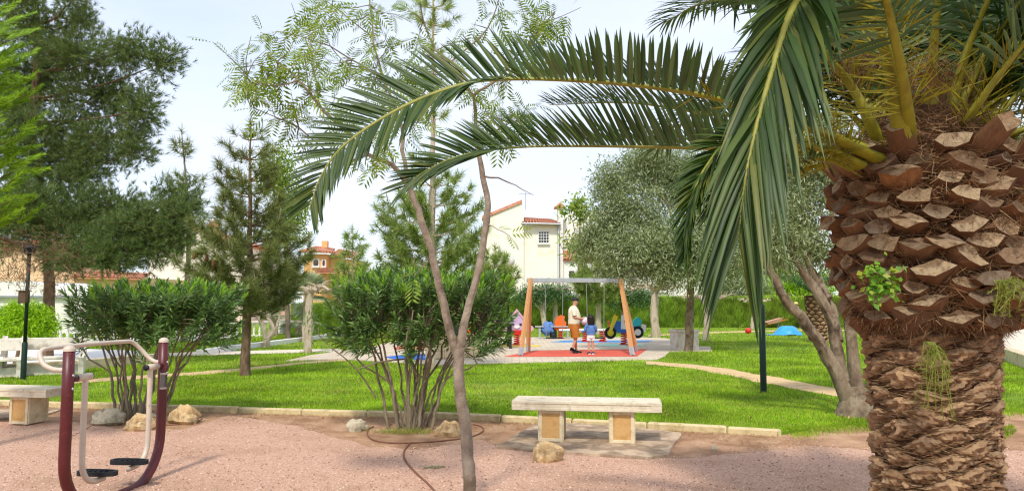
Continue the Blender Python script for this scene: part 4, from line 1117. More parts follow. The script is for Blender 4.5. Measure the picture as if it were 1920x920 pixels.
# planter weeds behind the whitewashed wall
r = np.random.RandomState(135); n = 5000
w0, w1 = np.array(G2(380, 662)), np.array(G2(585, 634)); u = r.rand(n)[:, None]
pp = w0 + (w1 - w0) * u + np.stack([-r.rand(n) * 1.2, .3 + r.rand(n) * 2.0], -1)
mb = MB(); leaves(mb, np.concatenate([pp, .03 + .2 * r.rand(n, 1)], 1), nrm(r.normal(size=(n, 3)) + [0, 0, .5]), np.tile([0, 0, 1.0], (n, 1)), .12, .05, .2, .1)
tag(mb.build('planter_weeds', m_grass), 'low green weeds growing in the planter bed before the balustrade', 'weeds', kind='stuff')

# ================================================================== THE BIG DATE PALM
PD = 3.6
pc = np.array([P(1742, 600, PD)[0], PD, 0.0])
palm = thing('date_palm', 'big date palm with thick cross hatched trunk in the right foreground', 'palm', pc)
def obj_random(nt, isl=True):
    ge = nt.nodes.new('ShaderNodeNewGeometry'); oi = nt.nodes.new('ShaderNodeObjectInfo')
    a = nt.nodes.new('ShaderNodeMath'); a.operation = 'ADD'
    nt.links.new(ge.outputs['Random Per Island'], a.inputs[0]); nt.links.new(oi.outputs['Random'], a.inputs[1])
    f = nt.nodes.new('ShaderNodeMath'); f.operation = 'FRACT'; nt.links.new(a.outputs[0], f.inputs[0])
    return f.outputs[0], ge
def palm_leaf_mat():
    m, nt, p = base_mat('palm_leaflet')
    f, ge = obj_random(nt)
    top = ramp(nt, f, ['#22380f', '#2c4613', '#3a541a', '#4a5c1f', '#626628'], [0, .35, .65, .88, 1])
    und = ramp(nt, f, ['#3c5634', '#4e6a44', '#667e58'])
    col = mixc(nt, ge.outputs['Backfacing'], top, und)
    col = mixc(nt, 0.35, col, mixc(nt, ramp(nt, noise(nt, 14, 4), ['#000000', '#ffffff'], [.35, .7]), col, '#3f4a20'))
    nt.links.new(col, p.inputs['Base Color']); p.inputs['Roughness'].default_value = 0.45; p.inputs['Specular IOR Level'].default_value = 0.3
    t = nt.nodes.new('ShaderNodeBsdfTranslucent'); nt.links.new(mixc(nt, 1.0, col, (1.15, 1.6, .5), 'MULTIPLY'), t.inputs['Color'])
    mx = nt.nodes.new('ShaderNodeMixShader'); mx.inputs[0].default_value = 0.16
    nt.links.new(p.outputs[0], mx.inputs[1]); nt.links.new(t.outputs[0], mx.inputs[2]); nt.links.new(mx.outputs[0], nt.nodes['Material Output'].inputs['Surface'])
    return m
m_pl = palm_leaf_mat()
m_rach = M('palm_rachis', ['#74762a', '#8a8834', '#666824'], 8, 0.45, 0.2, 40, spec=0.4)
m_pet = M('palm_petiole', ['#76761a', '#8c8822', '#606416'], 6, 0.45, 0.25, 30, spec=0.4, stain=('#6b5a1e', 3, .55, .75))
m_spine = LEAF('palm_spine', ['#86801c', '#9c942a', '#70701c'], 0.5, 0.15, 0.3)
m_cut = M('cut_leaf_base', ['#846c50', '#a2896a', '#b59e7e', '#6e5842'], 16, 0.95, 0.7, 60, stain=('#5c4733', 9, .5, .7))
def boot_mat():
    m, nt, p = base_mat('leaf_base_side'); f, ge = obj_random(nt)
    c = ramp(nt, f, ['#5e4630', '#76563a', '#8a6240', '#6a5644', '#a07448'])
    c = mixc(nt, ramp(nt, noise(nt, 22, 7, .7, (1, 1, .3)), ['#000000', '#ffffff'], [.35, .7]), c, '#5f4330')
    nt.links.new(c, p.inputs['Base Color']); p.inputs['Roughness'].default_value = .9; p.inputs['Specular IOR Level'].default_value = .2
    bump(nt, p, noise(nt, 60, 6, .7, (1, 1, .35)), .8, .01); return m
def scar_mat():
    m, nt, p = base_mat('leaf_scar'); f, ge = obj_random(nt)
    c = ramp(nt, f, ['#8e7052', '#a48462', '#b59470', '#967c60', '#c2a078'])
    c = mixc(nt, ramp(nt, noise(nt, 26, 7, .75), ['#000000', '#ffffff'], [.5, .74]), c, '#705440')
    c = mixc(nt, ramp(nt, noise(nt, 9, 5, .7, w=3.), ['#000000', '#ffffff'], [.52, .72]), c, '#b59c82')
    nt.links.new(c, p.inputs['Base Color']); p.inputs['Roughness'].default_value = .95; p.inputs['Specular IOR Level'].default_value = .15
    bump(nt, p, noise(nt, 45, 7, .75), 1.0, .015); return m
def cut_mat():
    m, nt, p = base_mat('cut_leaf_base_end'); f, ge = obj_random(nt)
    c = ramp(nt, f, ['#6a543e', '#8a7258', '#a08868', '#7a6a58', '#b09a78', '#5c4836'])
    c = mixc(nt, ramp(nt, noise(nt, 28, 7, .75), ['#000000', '#ffffff'], [.45, .68]), c, '#5a4532')
    c = mixc(nt, ramp(nt, noise(nt, 11, 5, .7, w=5.), ['#000000', '#ffffff'], [.5, .74]), c, '#8c7c68')
    nt.links.new(c, p.inputs['Base Color']); p.inputs['Roughness'].default_value = .95; p.inputs['Specular IOR Level'].default_value = .15
    bump(nt, p, noise(nt, 70, 7, .75), 1.0, .008); return m
m_cut = cut_mat()
m_boot, m_scar = boot_mat(), scar_mat()
m_core = M('trunk_core', ['#3a281a', '#523824', '#664a32'], 30, 0.95, 1.0, 80)
m_fib = LEAF('palm_fibre', ['#4e3624', '#6a4a32', '#866444', '#a08460', '#3c281a'], 0.85, 0.1, 0.2)

def RZ(z): return np.interp(z, [0, .3, 1.0, 1.4, 1.46, 1.53, 1.65, 1.9, 2.15, 2.3, 2.42, 2.6], [.28, .27, .262, .275, .285, .36, .395, .41, .40, .375, .31, .14])
zz = np.linspace(-0.05, 2.6, 60); rr = RZ(zz) - np.where(zz > 1.47, .05, .012)
mb = MB(); r = np.random.RandomState(200)
th_ = np.linspace(0, 2 * PI, 48, endpoint=False)
RR = rr[:, None] * (1 + .015 * r.normal(size=(60, 48)))
v = np.stack([pc[0] + RR * np.cos(th_), pc[1] + RR * np.sin(th_), np.repeat(zz[:, None], 48, 1)], -1)
i, j = np.meshgrid(np.arange(59), np.arange(48), indexing='ij'); j2 = (j + 1) % 48
mb.add(v.reshape(-1, 3), np.stack([i * 48 + j, i * 48 + j2, (i + 1) * 48 + j2, (i + 1) * 48 + j], -1).reshape(-1, 4))
trunk = mb.build('trunk', m_core, palm)

# leaf scars of the lower trunk: pointed lens-shaped plates
def scar_mesh(seed, w=.120, h=.036):
    r = np.random.RandomState(seed); nu, nv = 19, 8; mb = MB()
    u = np.linspace(-1, 1, nu); s = np.linspace(-1, 1, nv)
    V = []
    ph = r.uniform(0, 6, 4)
    for b in s:
        for a in u:
            hh = h * (1 - abs(a) ** 1.6) * (1 + .12 * math.sin(3 * a + ph[0])) + .004
            x = a * w + .006 * math.sin(5 * b + ph[1]); z = b * hh + .010 * math.sin(2.2 * a + ph[2])
            bulge = .026 * (1 - abs(a) ** 2) * (1 - abs(b) ** 3) + (.016 if b > .4 else 0) * (1 - abs(a)) + .007 * math.sin(7 * a + 4 * b + ph[3]) + r.normal() * .0065
            V.append((x, bulge - .008 + (.013 * (1 - abs(a)) if b < -.8 else 0), z))
    V = np.array(V); V[:, 1] -= V[:, 0] ** 2 / (2 * .27)
    a, b = np.meshgrid(np.arange(nu - 1), np.arange(nv - 1), indexing='ij')
    mb.add(V, np.stack([b * nu + a, b * nu + a + 1, (b + 1) * nu + a + 1, (b + 1) * nu + a], -1).reshape(-1, 4))
    me = mb.mesh('leaf_scar', smooth=False); me.materials.append(m_scar); return me
SC = [scar_mesh(300 + k) for k in range(10)]
r = np.random.RandomState(201)
for row in range(25):
    z = 0.03 + row * .0580; ncol = 7; off = (row % 2) * .5 + row * .03
    for q in range(ncol):
        a = 2 * PI * (q + off) / ncol + r.normal() * .03; zz_ = z + r.normal() * .006
        if math.sin(a) > .75: continue
        o = place('leaf_scar', SC[r.randint(10)], m_scar, trunk); R = float(RZ(zz_)) - .004
        o.location = (R * math.cos(a), R * math.sin(a), zz_); o.rotation_euler = (r.normal() * .06, r.normal() * .05, a - PI / 2)
        s = r.uniform(.88, 1.12); o.scale = (s, 1.0, s * r.uniform(.9, 1.1))
# leaf bases of the swollen head
RING = np.array([(-1, .05), (-.55, .42), (0, .55), (.55, .42), (1, .05), (.6, -.5), (0, -.75), (-.6, -.5)])
def boot_mesh(seed, w, h, out, up, we, he):
    r = np.random.RandomState(seed); n = 8; mb = MB(); V = []
    for t, (ww, hh, y, zz) in enumerate(((w, h, -.07, -.035), (w * 1.02, h, .0, .0), (w * .5 + we * .5, h * .5 + he * .5, out * .55, up * .45), (we, he, out, up))):
        J = r.normal(size=(n, 3)) * (.005 if t < 3 else .0065)
        for q, (x, z) in enumerate(RING):
            tilt = z * hh * .55 if t == 3 else 0
            V.append((x * ww + J[q, 0], y - tilt * .8 + J[q, 1], zz + z * hh + J[q, 2]))
    V.append((0, out - .012, up + .002))
    f = [(t * n + q, (t + 1) * n + q, (t + 1) * n + (q + 1) % n, t * n + (q + 1) % n) for t in range(3) for q in range(n)]
    mb.add(V, f, 0); mb.f.append(np.array([(4 * n, 3 * n + (q + 1) % n, 3 * n + q) for q in range(n)])); mb.m.append(np.full(n, 1))
    me = mb.mesh('leaf_base'); me.materials.append(m_boot); me.materials.append(m_cut); return me
r = np.random.RandomState(202)
BT = [boot_mesh(400 + k, r.uniform(.078, .098), r.uniform(.056, .070), r.uniform(.045, .085), r.uniform(.015, .04), r.uniform(.058, .082), r.uniform(.034, .054)) for k in range(10)]
BL_ = [boot_mesh(430 + k, r.uniform(.075, .09), r.uniform(.07, .085), r.uniform(.07, .11), r.uniform(.10, .16), r.uniform(.055, .07), r.uniform(.045, .055)) for k in range(6)]
for row in range(12):
    z = 1.515 + row * .069; ncol = 14; off = (row % 2) * .5 + row * .04
    for q in range(ncol):
        a = 2 * PI * (q + off) / ncol + r.normal() * .035; zz_ = z + r.normal() * .010
        if math.sin(a) > .8: continue
        big = (row == 11 and r.rand() < .75) or (row == 10 and r.rand() < .3) or (row in (7, 8, 9) and r.rand() < .1)
        o = place('leaf_base', (BL_[r.randint(6)] if big else BT[r.randint(10)]), [m_boot, m_cut], trunk); R = float(RZ(zz_)) - .045
        o.location = (R * math.cos(a), R * math.sin(a), zz_)
        o.rotation_euler = (r.normal() * .2 + (.15 if row < 2 else 0), r.normal() * .2, a - PI / 2 + r.normal() * .1); s = r.uniform(.82, 1.2); o.scale = (s * r.uniform(.85, 1.1), r.uniform(.75, 1.15), s)
# fibres between them
n = 9500; r = np.random.RandomState(203)
a = r.uniform(-PI, .3, n); z = r.uniform(1.44, 2.5, n); R = RZ(z) - .045 + .04 * r.rand(n)
rad = np.stack([np.cos(a), np.sin(a), 0 * a], -1); tan = np.stack([-np.sin(a), np.cos(a), 0 * a], -1)
d = nrm(rad * .45 + tan * r.normal(size=(n, 1)) * 1.1 + np.array([0, 0, 1.0]) * (r.normal(size=(n, 1)) * .5 - .15))
mb = MB(); blades(mb, pc + rad * R[:, None] + np.array([0, 0, 1]) * z[:, None], d, r.uniform(.04, .13, n), .0045)
n = 900; a = r.uniform(-PI, .3, n); z = r.uniform(1.46, 1.54, n); R = RZ(z) - .02 + .05 * r.rand(n); rad = np.stack([np.cos(a), np.sin(a), 0 * a], -1)
blades(mb, pc + rad * R[:, None] + np.array([0, 0, 1]) * z[:, None], nrm(rad * .3 + r.normal(size=(n, 3)) * .45 + [0, 0, -.7]), r.uniform(.02, .06, n), .005)
n = 7000; a = r.uniform(-PI, .3, n); row = r.randint(0, 25, n); z = .03 + (row + .5) * .058 + r.normal(size=n) * .014; R = RZ(z) - .004 + .010 * r.rand(n)
rad = np.stack([np.cos(a), np.sin(a), 0 * a], -1); tan = np.stack([-np.sin(a), np.cos(a), 0 * a], -1)
blades(mb, pc + rad * R[:, None] + np.array([0, 0, 1]) * z[:, None], nrm(tan * r.choice([-1, 1], (n, 1)) + rad * .12 + np.array([0, 0, 1]) * r.normal(size=(n, 1)) * .22), r.uniform(.03, .11, n), .005)
tag(mb.build('fibre', m_fib, palm), kind='stuff')

# fronds
def leaflet_v(b, d, nrmv, L, W, grav, fold):
    """(n,15,3): V-folded strap leaflets bending under their weight"""
    n = len(b); s = perp(d, nrmv); u = np.cross(s, d); st = np.array([0, .22, .5, .78, 1.0]); wp = np.array([.55, 1.0, .92, .6, .03])
    out = np.zeros((n, 15, 3)); g = np.array([0, 0, -1.0])
    for k in range(5):
        c = b + d * (L * st[k])[:, None] + g * (L * grav * st[k] ** 2)[:, None]
        w = (W * wp[k] / 2)[:, None]
        out[:, k * 3] = c - s * w + u * w * fold; out[:, k * 3 + 1] = c; out[:, k * 3 + 2] = c + s * w + u * w * fold
    return out
LF = np.array([[k * 3 + e, k * 3 + e + 1, k * 3 + e + 4, k * 3 + e + 3] for k in range(4) for e in range(2)])
def frond(pts, N, nl, Lm, W, t0, seed, grav=.15, indiv=False, rw=.022, petw=.045, spines=14, jit=.10, world=False, sweep=(0, 0), tipL=.45, fold=.38):
    r = np.random.RandomState(seed); p = np.array(pts if world else [P(*q) for q in pts]); c = spline(p, 60)
    sl = np.concatenate([[0], np.cumsum(np.linalg.norm(np.diff(c, axis=0), axis=1))]); tt = sl / sl[-1]
    T = nrm(np.gradient(c, axis=0)); nt_ = np.array([q[0] for q in N])
    Nv = nrm(np.stack([np.interp(tt, nt_, [q[1][k] for q in N]) for k in range(3)], -1)); Kv = np.interp(tt, nt_, [q[2] for q in N])
    Nv = nrm(Nv - T * (Nv * T).sum(1, keepdims=True)); S = nrm(np.cross(T, Nv))
    mb = MB(); rad = np.interp(tt, [0, .08, t0, .6, 1], [petw, petw * .8, petw * .5, rw * .55, .003])
    th = np.linspace(0, 2 * PI, 8, endpoint=False)
    v = c[:, None] + rad[:, None, None] * (np.cos(th)[None, :, None] * S[:, None] + .6 * np.sin(th)[None, :, None] * Nv[:, None])
    i, j = np.meshgrid(np.arange(59), np.arange(8), indexing='ij'); j2 = (j + 1) % 8
    ff = np.stack([i * 8 + j, i * 8 + j2, (i + 1) * 8 + j2, (i + 1) * 8 + j], -1).reshape(-1, 4)
    mi = (tt[i.ravel()] > t0 + .1).astype(int)
    mb.v.append(v.reshape(-1, 3)); mb.f.append(ff); mb.m.append(mi); mb.n += 480
    fr = mb.build('frond', [m_pet, m_rach], palm, smooth=True)
    B, D, NN, LL, WW = [], [], [], [], []
    for sg in (-1, 1):
        t = np.linspace(t0, .992, nl) + r.normal(size=nl) * .002; u = (t - t0) / (1 - t0)
        I = [np.interp(t, tt, A[:, k]) for A in (c, T, Nv, S) for k in range(3)]; I = np.array(I).reshape(4, 3, nl).transpose(0, 2, 1)
        k = np.interp(t, tt, Kv)[:, None]; sw = np.interp(u, [0, .2, .7, 1], [.25, .55, .85, 1.25])[:, None] + r.normal(size=(nl, 1)) * jit * .6 + (sweep[0] if sg < 0 else sweep[1]); sw = np.clip(sw, -.3, 1.32)
        d = nrm(sg * I[3] * np.cos(sw) + I[1] * np.sin(sw) + I[2] * (k + r.normal(size=(nl, 1)) * jit * 1.6))
        L = Lm * np.interp(u, [0, .12, .4, .75, 1], [.55, .85, 1, .8 + .2 * (tipL > .5), tipL]) * r.uniform(.88, 1.08, nl)
        off = np.interp(t, tt, rad)[:, None]
        B.append(I[0] + sg * I[3] * off * .8); D.append(d); NN.append(I[2]); LL.append(L); WW.append(W * np.interp(u, [0, .3, 1], [.8, 1, .6]) * r.uniform(.85, 1.1, nl))
    B, D, NN, LL, WW = map(np.concatenate, (B, D, NN, LL, WW))
    V = leaflet_v(B, D, NN, LL, WW, np.clip(grav * r.uniform(.5, 1.5, len(B)), 0, 2), fold)
    if indiv:
        h_ = np.arange(len(V)) % nl; keep = np.zeros(len(V), bool); pick = np.unique(np.linspace(0, nl - 1, indiv).astype(int)); keep[np.isin(h_, pick)] = True
        R_ = V[~keep]
        if len(R_): m1 = MB(); m1.add(R_.reshape(-1, 3), (np.arange(len(R_))[:, None, None] * 15 + LF).reshape(-1, 4)); tag(m1.build('leaflets', m_pl, fr, smooth=True), kind='stuff')
        for q in np.nonzero(keep)[0]:
            m1 = MB(); m1.add(V[q], LF); m1.build('leaflet', m_pl, fr, smooth=True)
    else:
        m1 = MB(); m1.add(V.reshape(-1, 3), (np.arange(len(V))[:, None, None] * 15 + LF).reshape(-1, 4)); tag(m1.build('leaflets', m_pl, fr, smooth=True), kind='stuff')
    if spines:
        t = r.uniform(max(.06, t0 - .22), t0 + .12, spines * 2); I = np.array([np.interp(t, tt, A[:, k]) for A in (c, T, Nv, S) for k in range(3)]).reshape(4, 3, -1).transpose(0, 2, 1)
        sg = r.choice([-1, 1], (len(t), 1)); d = nrm(sg * I[3] * r.uniform(.5, 1, (len(t), 1)) + I[1] * r.uniform(.25, .8, (len(t), 1)) + I[2] * r.normal(size=(len(t), 1)) * .45)
        m1 = MB(); b0 = I[0] + sg * I[3] * np.interp(t, tt, rad)[:, None] * .7
        L = r.uniform(.10, .28, len(t)); leaves(m1, b0, d, I[2], L, .009, 0, .3); leaves(m1, b0, d, I[3], L, .007, 0, .3)
        m1.build('spines', m_spine, fr)
    return fr
UP = (0, 0, 1)
# long arching frond to the left
frond([(1650, 290, 3.45), (1500, 235, 3.42), (1330, 182, 3.4), (1150, 156, 3.36), (960, 148, 3.32), (860, 160, 3.28), (750, 203, 3.25), (650, 268, 3.22), (603, 328, 3.2), (580, 392, 3.2)],
      [(0, (0, -.1, 1), .5), (.45, (0, -.15, 1), .85), (.62, (-.1, -.7, .8), .5), (.8, (-.3, -1, .3), .25), (1, (-.3, -1, 0), .2)], 150, .34, .024, .2, 501, .05, 90, .024, jit=.045, sweep=(-.25, -.25))
# second one below it, farther back
frond([(1650, 300, 3.85), (1500, 287, 4.0), (1330, 278, 4.1), (1100, 274, 4.2), (960, 277, 4.25), (860, 293, 4.3), (790, 325, 4.3), (757, 352, 4.3)],
      [(0, (0, .1, 1), .6), (.5, (0, .1, 1), 1.0), (.68, (-.1, -.4, .9), .7), (.82, (-.2, -.9, .4), .35), (1, (-.3, -1, .2), .25)], 140, .38, .026, .16, 502, .06, jit=.05, sweep=(0, 0))
frond([(1650, 280, 3.9), (1450, 225, 4.2), (1330, 214, 4.4), (1180, 193, 4.6), (1030, 197, 4.7)], [(0, UP, .5), (1, (0, .1, 1), .7)], 100, .30, .022, .3, 503, .1, jit=.06)
# frond hanging in front
frond([(1692, 262, 3.3), (1650, 60, 3.0), (1575, -60, 2.75), (1495, 0, 2.55), (1442, 150, 2.4), (1407, 285, 2.3), (1391, 380, 2.28), (1384, 448, 2.28)],
      [(0, (0, -.2, 1), .3), (.35, (-.3, -.8, .7), .2), (.55, (-.45, -1, .35), .12), (1, (-.25, -1, .1), .1)], 84, .40, .027, .36, 504, .30, 60, .026, sweep=(.42, .85), tipL=.7, jit=.07)
frond([(1650, 300, 3.4), (1500, 235, 3.1), (1385, 255, 3.0), (1320, 320, 2.96), (1292, 400, 2.93), (1284, 485, 2.93)],
      [(0, UP, .3), (.5, (-.7, -.6, .5), .3), (1, (-.8, -.7, .1), .2)], 130, .17, .018, .35, 505, .12, sweep=(.3, .3))
# upright ones above
frond([(1712, 300, 3.45), (1706, 236, 3.25), (1690, 130, 3.0), (1664, 10, 2.8), (1640, -90, 2.6), (1600, -220, 2.4), (1540, -330, 2.1)], [(0, (0, 1, .3), .2), (1, (0, .6, 1), .2)], 46, .45, .026, .40, 506, .2, petw=.038, spines=40)
frond([(1770, 300, 3.5), (1812, 228, 3.32), (1865, 152, 3.2), (1930, 70, 3.1), (2050, -60, 3.0), (2200, -120, 3.0)], [(0, (-.4, .6, .7), .3), (1, UP, .3)], 46, .45, .026, .36, 507, .2, petw=.038, spines=34)
frond([(1815, 310, 3.55), (1872, 272, 3.4), (1928, 238, 3.3), (2050, 190, 3.3), (2200, 250, 3.3)], [(0, UP, .4), (1, UP, .3)], 46, .42, .026, .38, 508, .2, petw=.038, spines=30)
frond([(1662, 300, 3.5), (1627, 220, 3.4), (1595, 160, 3.4), (1550, 105, 3.35), (1480, 10, 3.3), (1380, -70, 3.3), (1250, -90, 3.2), (1120, -45, 3.2)], [(0, (.4, .5, .7), .3), (1, (0, -.2, 1), .25)], 60, .42, .024, .34, 509, .2, petw=.038, spines=34)
frond([(1612, 310, 3.4), (1560, 284, 3.3), (1500, 273, 3.2), (1430, 275, 3.12), (1365, 320, 3.08), (1335, 400, 3.05)], [(0, UP, .5), (1, (-.6, -.6, .3), .3)], 40, .2, .016, .45, 510, .2, spines=30, petw=.04)
frond([(1600, 315, 3.5), (1560, 300, 3.4), (1510, 300, 3.3), (1470, 330, 3.2)], [(0, UP, .5), (1, UP, .3)], 18, .18, .016, .4, 512, .2, spines=30, petw=.035)
# the crown's rear and upper fronds
r = np.random.RandomState(520)
for q in range(26):
    az = math.radians(np.linspace(-8, 114, 26)[q] + r.normal() * 6); el = r.uniform(.8, 1.3); L = r.uniform(1.9, 2.6)
    h = np.array([math.cos(az), math.sin(az), 0]); s0 = pc + h * .2 + [0, 0, 2.35]
    p = [s0]; a_ = el
    for k in range(6): p.append(p[-1] + (h * math.cos(a_) + np.array([0, 0, math.sin(a_)])) * L / 6); a_ -= r.uniform(.16, .30)
    frond(p, [(0, UP - h * .6, .35), (1, UP, .2)], 90, .50, .026, .14, 530 + q, .25, petw=.04, spines=8, world=True)
for q, (az, el, L) in enumerate(((-28, 1.15, 2.3), (-60, 1.25, 2.2), (-100, 1.35, 2.2), (20, .8, 2.4))):
    az = math.radians(az); h = np.array([math.cos(az), math.sin(az), 0]); s0 = pc + h * .12 + [0, 0, 2.42]; p = [s0]; a_ = el
    for k in range(6): p.append(p[-1] + (h * math.cos(a_) + np.array([0, 0, math.sin(a_)])) * L / 6); a_ -= .17
    frond(p, [(0, UP - h * .6, .35), (1, UP, .2)], 90, .50, .026, .2, 560 + q, .25, petw=.04, spines=10, world=True)
# dry flower stalks in the heart
m_dry = LEAF('dry_stalk', ['#5c3d28', '#7a5638', '#94704a', '#472e20'], 0.85, 0.1, 0.2)
n = 1400; mb = MB(); r = np.random.RandomState(570)
for cxp, cyp, Yp in ((1735, 140, 3.35), (1610, 120, 3.4), (1790, 170, 3.6), (1680, 200, 3.6)):
    c = P(cxp, cyp, Yp); m = n // 4; b = c + r.normal(size=(m, 3)) * [.07, .06, .05]
    blades(mb, b, nrm(r.normal(size=(m, 3)) + [0, 0, -.9]), r.uniform(.06, .16, m), .004)
tag(mb.build('dry_flower_stalks', m_dry, palm), kind='stuff')
# shoots growing out of the trunk: separate small plants
m_creep = LEAF('creeper_leaf', ['#4a7a1c', '#649428', '#7dab38', '#9a9a30'], .5, .3, .35)
r = np.random.RandomState(580); c = P(1652, 528, 3.13)
cr = thing('leafy_creeper', 'small leafy green weed sprouting from the palm trunk on the left', 'plant', c); n = 170
b = c + r.normal(size=(n, 3)) * [.038, .02, .035]; mb = MB(); leaves(mb, b, nrm(r.normal(size=(n, 3)) + [0, -.6, -.2]), nrm(r.normal(size=(n, 3)) * .4 + [0, -1, .6]), r.uniform(.022, .042, n), r.uniform(.018, .032, n), .1, .08); mb.build('foliage', m_creep, cr)
mb = MB()
for q in range(14): e = c + r.normal(size=3) * [.04, .02, .045]; tube(mb, spline([c + [0.01, .05, 0], (c + e) / 2 + [0, -.02, .01], e], 5), .002, 4, cap=False)
mb.build('stems', m_stem, cr)
m_fern = LEAF('wiry_fern', ['#7d8a34', '#98a04a', '#6c7c2c', '#a8a860'], .6, .3, .2)
def fern(label, cx_, cy_, Yf, w, hgt, n, seed):
    r = np.random.RandomState(seed); c = P(cx_, cy_, Yf); t = thing('wiry_fern', label, 'plant', c, 'wiry ferns on the palm trunk'); mb = MB(); P0, D0 = [], []
    for q in range(n):
        a = c + [r.normal() * w * .35, r.normal() * .012, 0]; e = a + [r.normal() * w, -abs(r.normal()) * .04, -hgt * r.uniform(.3, 1.1)]
        s = spline([a, (a + e) / 2 + [r.normal() * w * .5, -.03, .02], e], 9); tube(mb, s, .0016, 3, cap=False); P0.append(np.repeat(s[2:], 7, 0))
    mb.build('stems', m_fern, t); P0 = np.vstack(P0); mb = MB(); blades(mb, P0, nrm(r.normal(size=P0.shape) + [0, -.3, .1]), r.uniform(.012, .03, len(P0)), .0022); tag(mb.build('foliage', m_fern, t), kind='stuff')
fern('wiry yellow green fern trailing down the middle of the palm trunk', 1742, 640, 3.2, .045, .30, 22, 590)
fern('wiry green fern on the right side of the palm trunk head', 1878, 525, 3.15, .06, .14, 26, 591)

# a second, smaller palm far behind the olive
b = G(1535, 642); b[2] = 0; r = np.random.RandomState(600)
t = thing('small_palm', 'small palm trunk with pale diamond scars behind the olive branches', 'palm', b); k = b[1] / F_PX
mb = MB(); tube(mb, spline([b - [0, 0, .05], b + [-.05, 0, .8], b + [-.15, 0, 1.9]], 12), 17 * k, 12, lump=.04, rs=r); mb.build('trunk', m_core, t)
for row in range(13):
    for q in range(8):
        a = 2 * PI * (q + .5 * (row % 2)) / 8
        if math.sin(a) > .3: continue
        o = place('leaf_scar', SC[r.randint(10)], m_scar, t); zz_ = .08 + row * .14; R = 17 * k; o.location = (R * math.cos(a) - .07 * zz_, R * math.sin(a), zz_); o.rotation_euler = (0, 0, a - PI / 2); o.scale = (R * .38 / .125, 1.4, 1.5)
mb = MB(); c = b + [-.15, 0, 1.95]
for q in range(18):
    az = 2 * PI * q / 18; d = np.array([math.cos(az), math.sin(az), .7]); s = spline([c, c + d * .8, c + d * [1.6, 1.6, 1.0]], 14); tube(mb, s, np.linspace(.03, .005, 14), 4, cap=False)
    pp = np.repeat(s[3:], 8, 0); leaves(mb, pp, nrm(r.normal(size=pp.shape) * [1, 1, .6] + d * .6), np.tile([0, 0, 1.0], (len(pp), 1)), .35, .03, .2, .2)
mb.build('crown', m_bush, t)

# ================================================================== OBJECTS
m_red = M('red_paint', ['#480f13', '#581418'], 5, 0.4, 0.08, 60, spec=0.5, stain=('#8a5048', 22, .6, .72))
m_beige = M('beige_paint', ['#b9aa98', '#c9bba9'], 5, 0.4, 0.08, 60, spec=0.45, stain=('#7d6a58', 18, .6, .76))
m_black = M('black_plastic', ['#15171a', '#202327'], 8, 0.55, 0.2, 80)
m_plate = M('steel_plate', ['#a7a29a', '#b8b4ac'], 8, 0.4, metal=0.5)
m_dkgreen = M('green_lamp_paint', ['#0a2418', '#103022'], 6, 0.5, spec=0.3)
m_globe = M('opal_globe', ['#e9e6df', '#efece6'], 2, 0.25, spec=0.5)
m_hose = M('brown_hose', ['#6e4a38', '#855c46'], 12, 0.6)
m_rock = M('ochre_rock', ['#8f7350', '#bd9d70', '#d3b98c', '#7d6446'], 9, 0.95, 1.0, 26, stain=('#5e4c38', 5, .52, .72))
m_rockp = M('pale_rock', ['#a39880', '#c4b99e', '#8b8068'], 9, 0.95, 1.0, 30, stain=('#5f5a4a', 6, .5, .7))
m_wood = M('larch_wood', ['#c08a5a', '#cf9a68', '#b07a4a'], 8, 0.7, 0.2, 30, stretch=(6, 6, .8))
m_galv = M('galvanised_steel', ['#a9adb0', '#bcc0c2'], 10, 0.4, metal=0.5)
m_sand = M('sandstone_panel', ['#b98f55', '#c9a068', '#a87f48'], 6, 0.9, 0.3, 50)
m_bstone = M('bench_stone', ['#cdbb96', '#d9caa9', '#bca982'], 6, 0.9, 0.35, 50, stain=('#8a7858', 4, .56, .75))

# ---- stone benches
def bench_parts(root):
    w = root.location
    def part(name, c, s, m, par=root, ch=0.008):
        mb = MB(); box(mb, np.array(c) + np.array(wloc(root)), s, ch=ch); return mb.build(name, m, par)
    L, D, H, T = 1.68, .46, .46, .105
    # slab with a sunk panel in its front and ends: core plus raised border strips
    s = part('seat_slab', (0, 0, H - T / 2), (L - .014, D - .014, T - .002), m_stone)
    for sy in (-1, 1):
        for zz, hh in ((H - .016, .032), (H - T + .0155, .031)): part('border', (0, sy * (D / 2 - .0038), zz), (L, .0080, hh), m_stone, s, .004)
        for sx in (-1, 1): part('border', (sx * (L / 2 - .055), sy * (D / 2 - .0040), H - T / 2), (.11, .0076, T - .062), m_stone, s, .003)
    for sx in (-1, 1):
        for zz, hh in ((H - .0165, .033), (H - T + .016, .032)): part('border', (sx * (L / 2 - .0036), 0, zz), (.0074, D - .0162, hh), m_stone, s, .003)
    for px_ in (-.40, .40):
        p = part('pedestal', (px_, 0, (H - T) / 2), (.27, .33, H - T), m_bstone)
        for sy in (-1, 1):
            for sx in (-1, 1): part('border', (px_ + sx * .118, sy * .171, (H - T) / 2), (.036, .012, H - T - .002), m_bstone, p, .003)
            for zz in (.022, H - T - .02): part('border', (px_, sy * .1708, zz), (.1995, .011, .036), m_bstone, p, .003)
            part('panel', (px_, sy * .1665, (H - T) / 2), (.195, .005, H - T - .08), m_sand, p, 0)
        for sx in (-1, 1):
            for sy in (-1, 1): part('border', (px_ + sx * .141, sy * .148, (H - T) / 2), (.012, .034, H - T - .004), m_bstone, p, .003)
b1 = thing('stone_bench', 'pale stone bench with two panelled legs on the gravel before the lawn', 'bench', (0, 0, 0), 'stone benches')
bench_parts(b1)
bc = (G(1100, 753, .46)); b1.location = (bc[0], bc[1], 0.03); b1.rotation_euler = (0, 0, math.radians(-8.5))
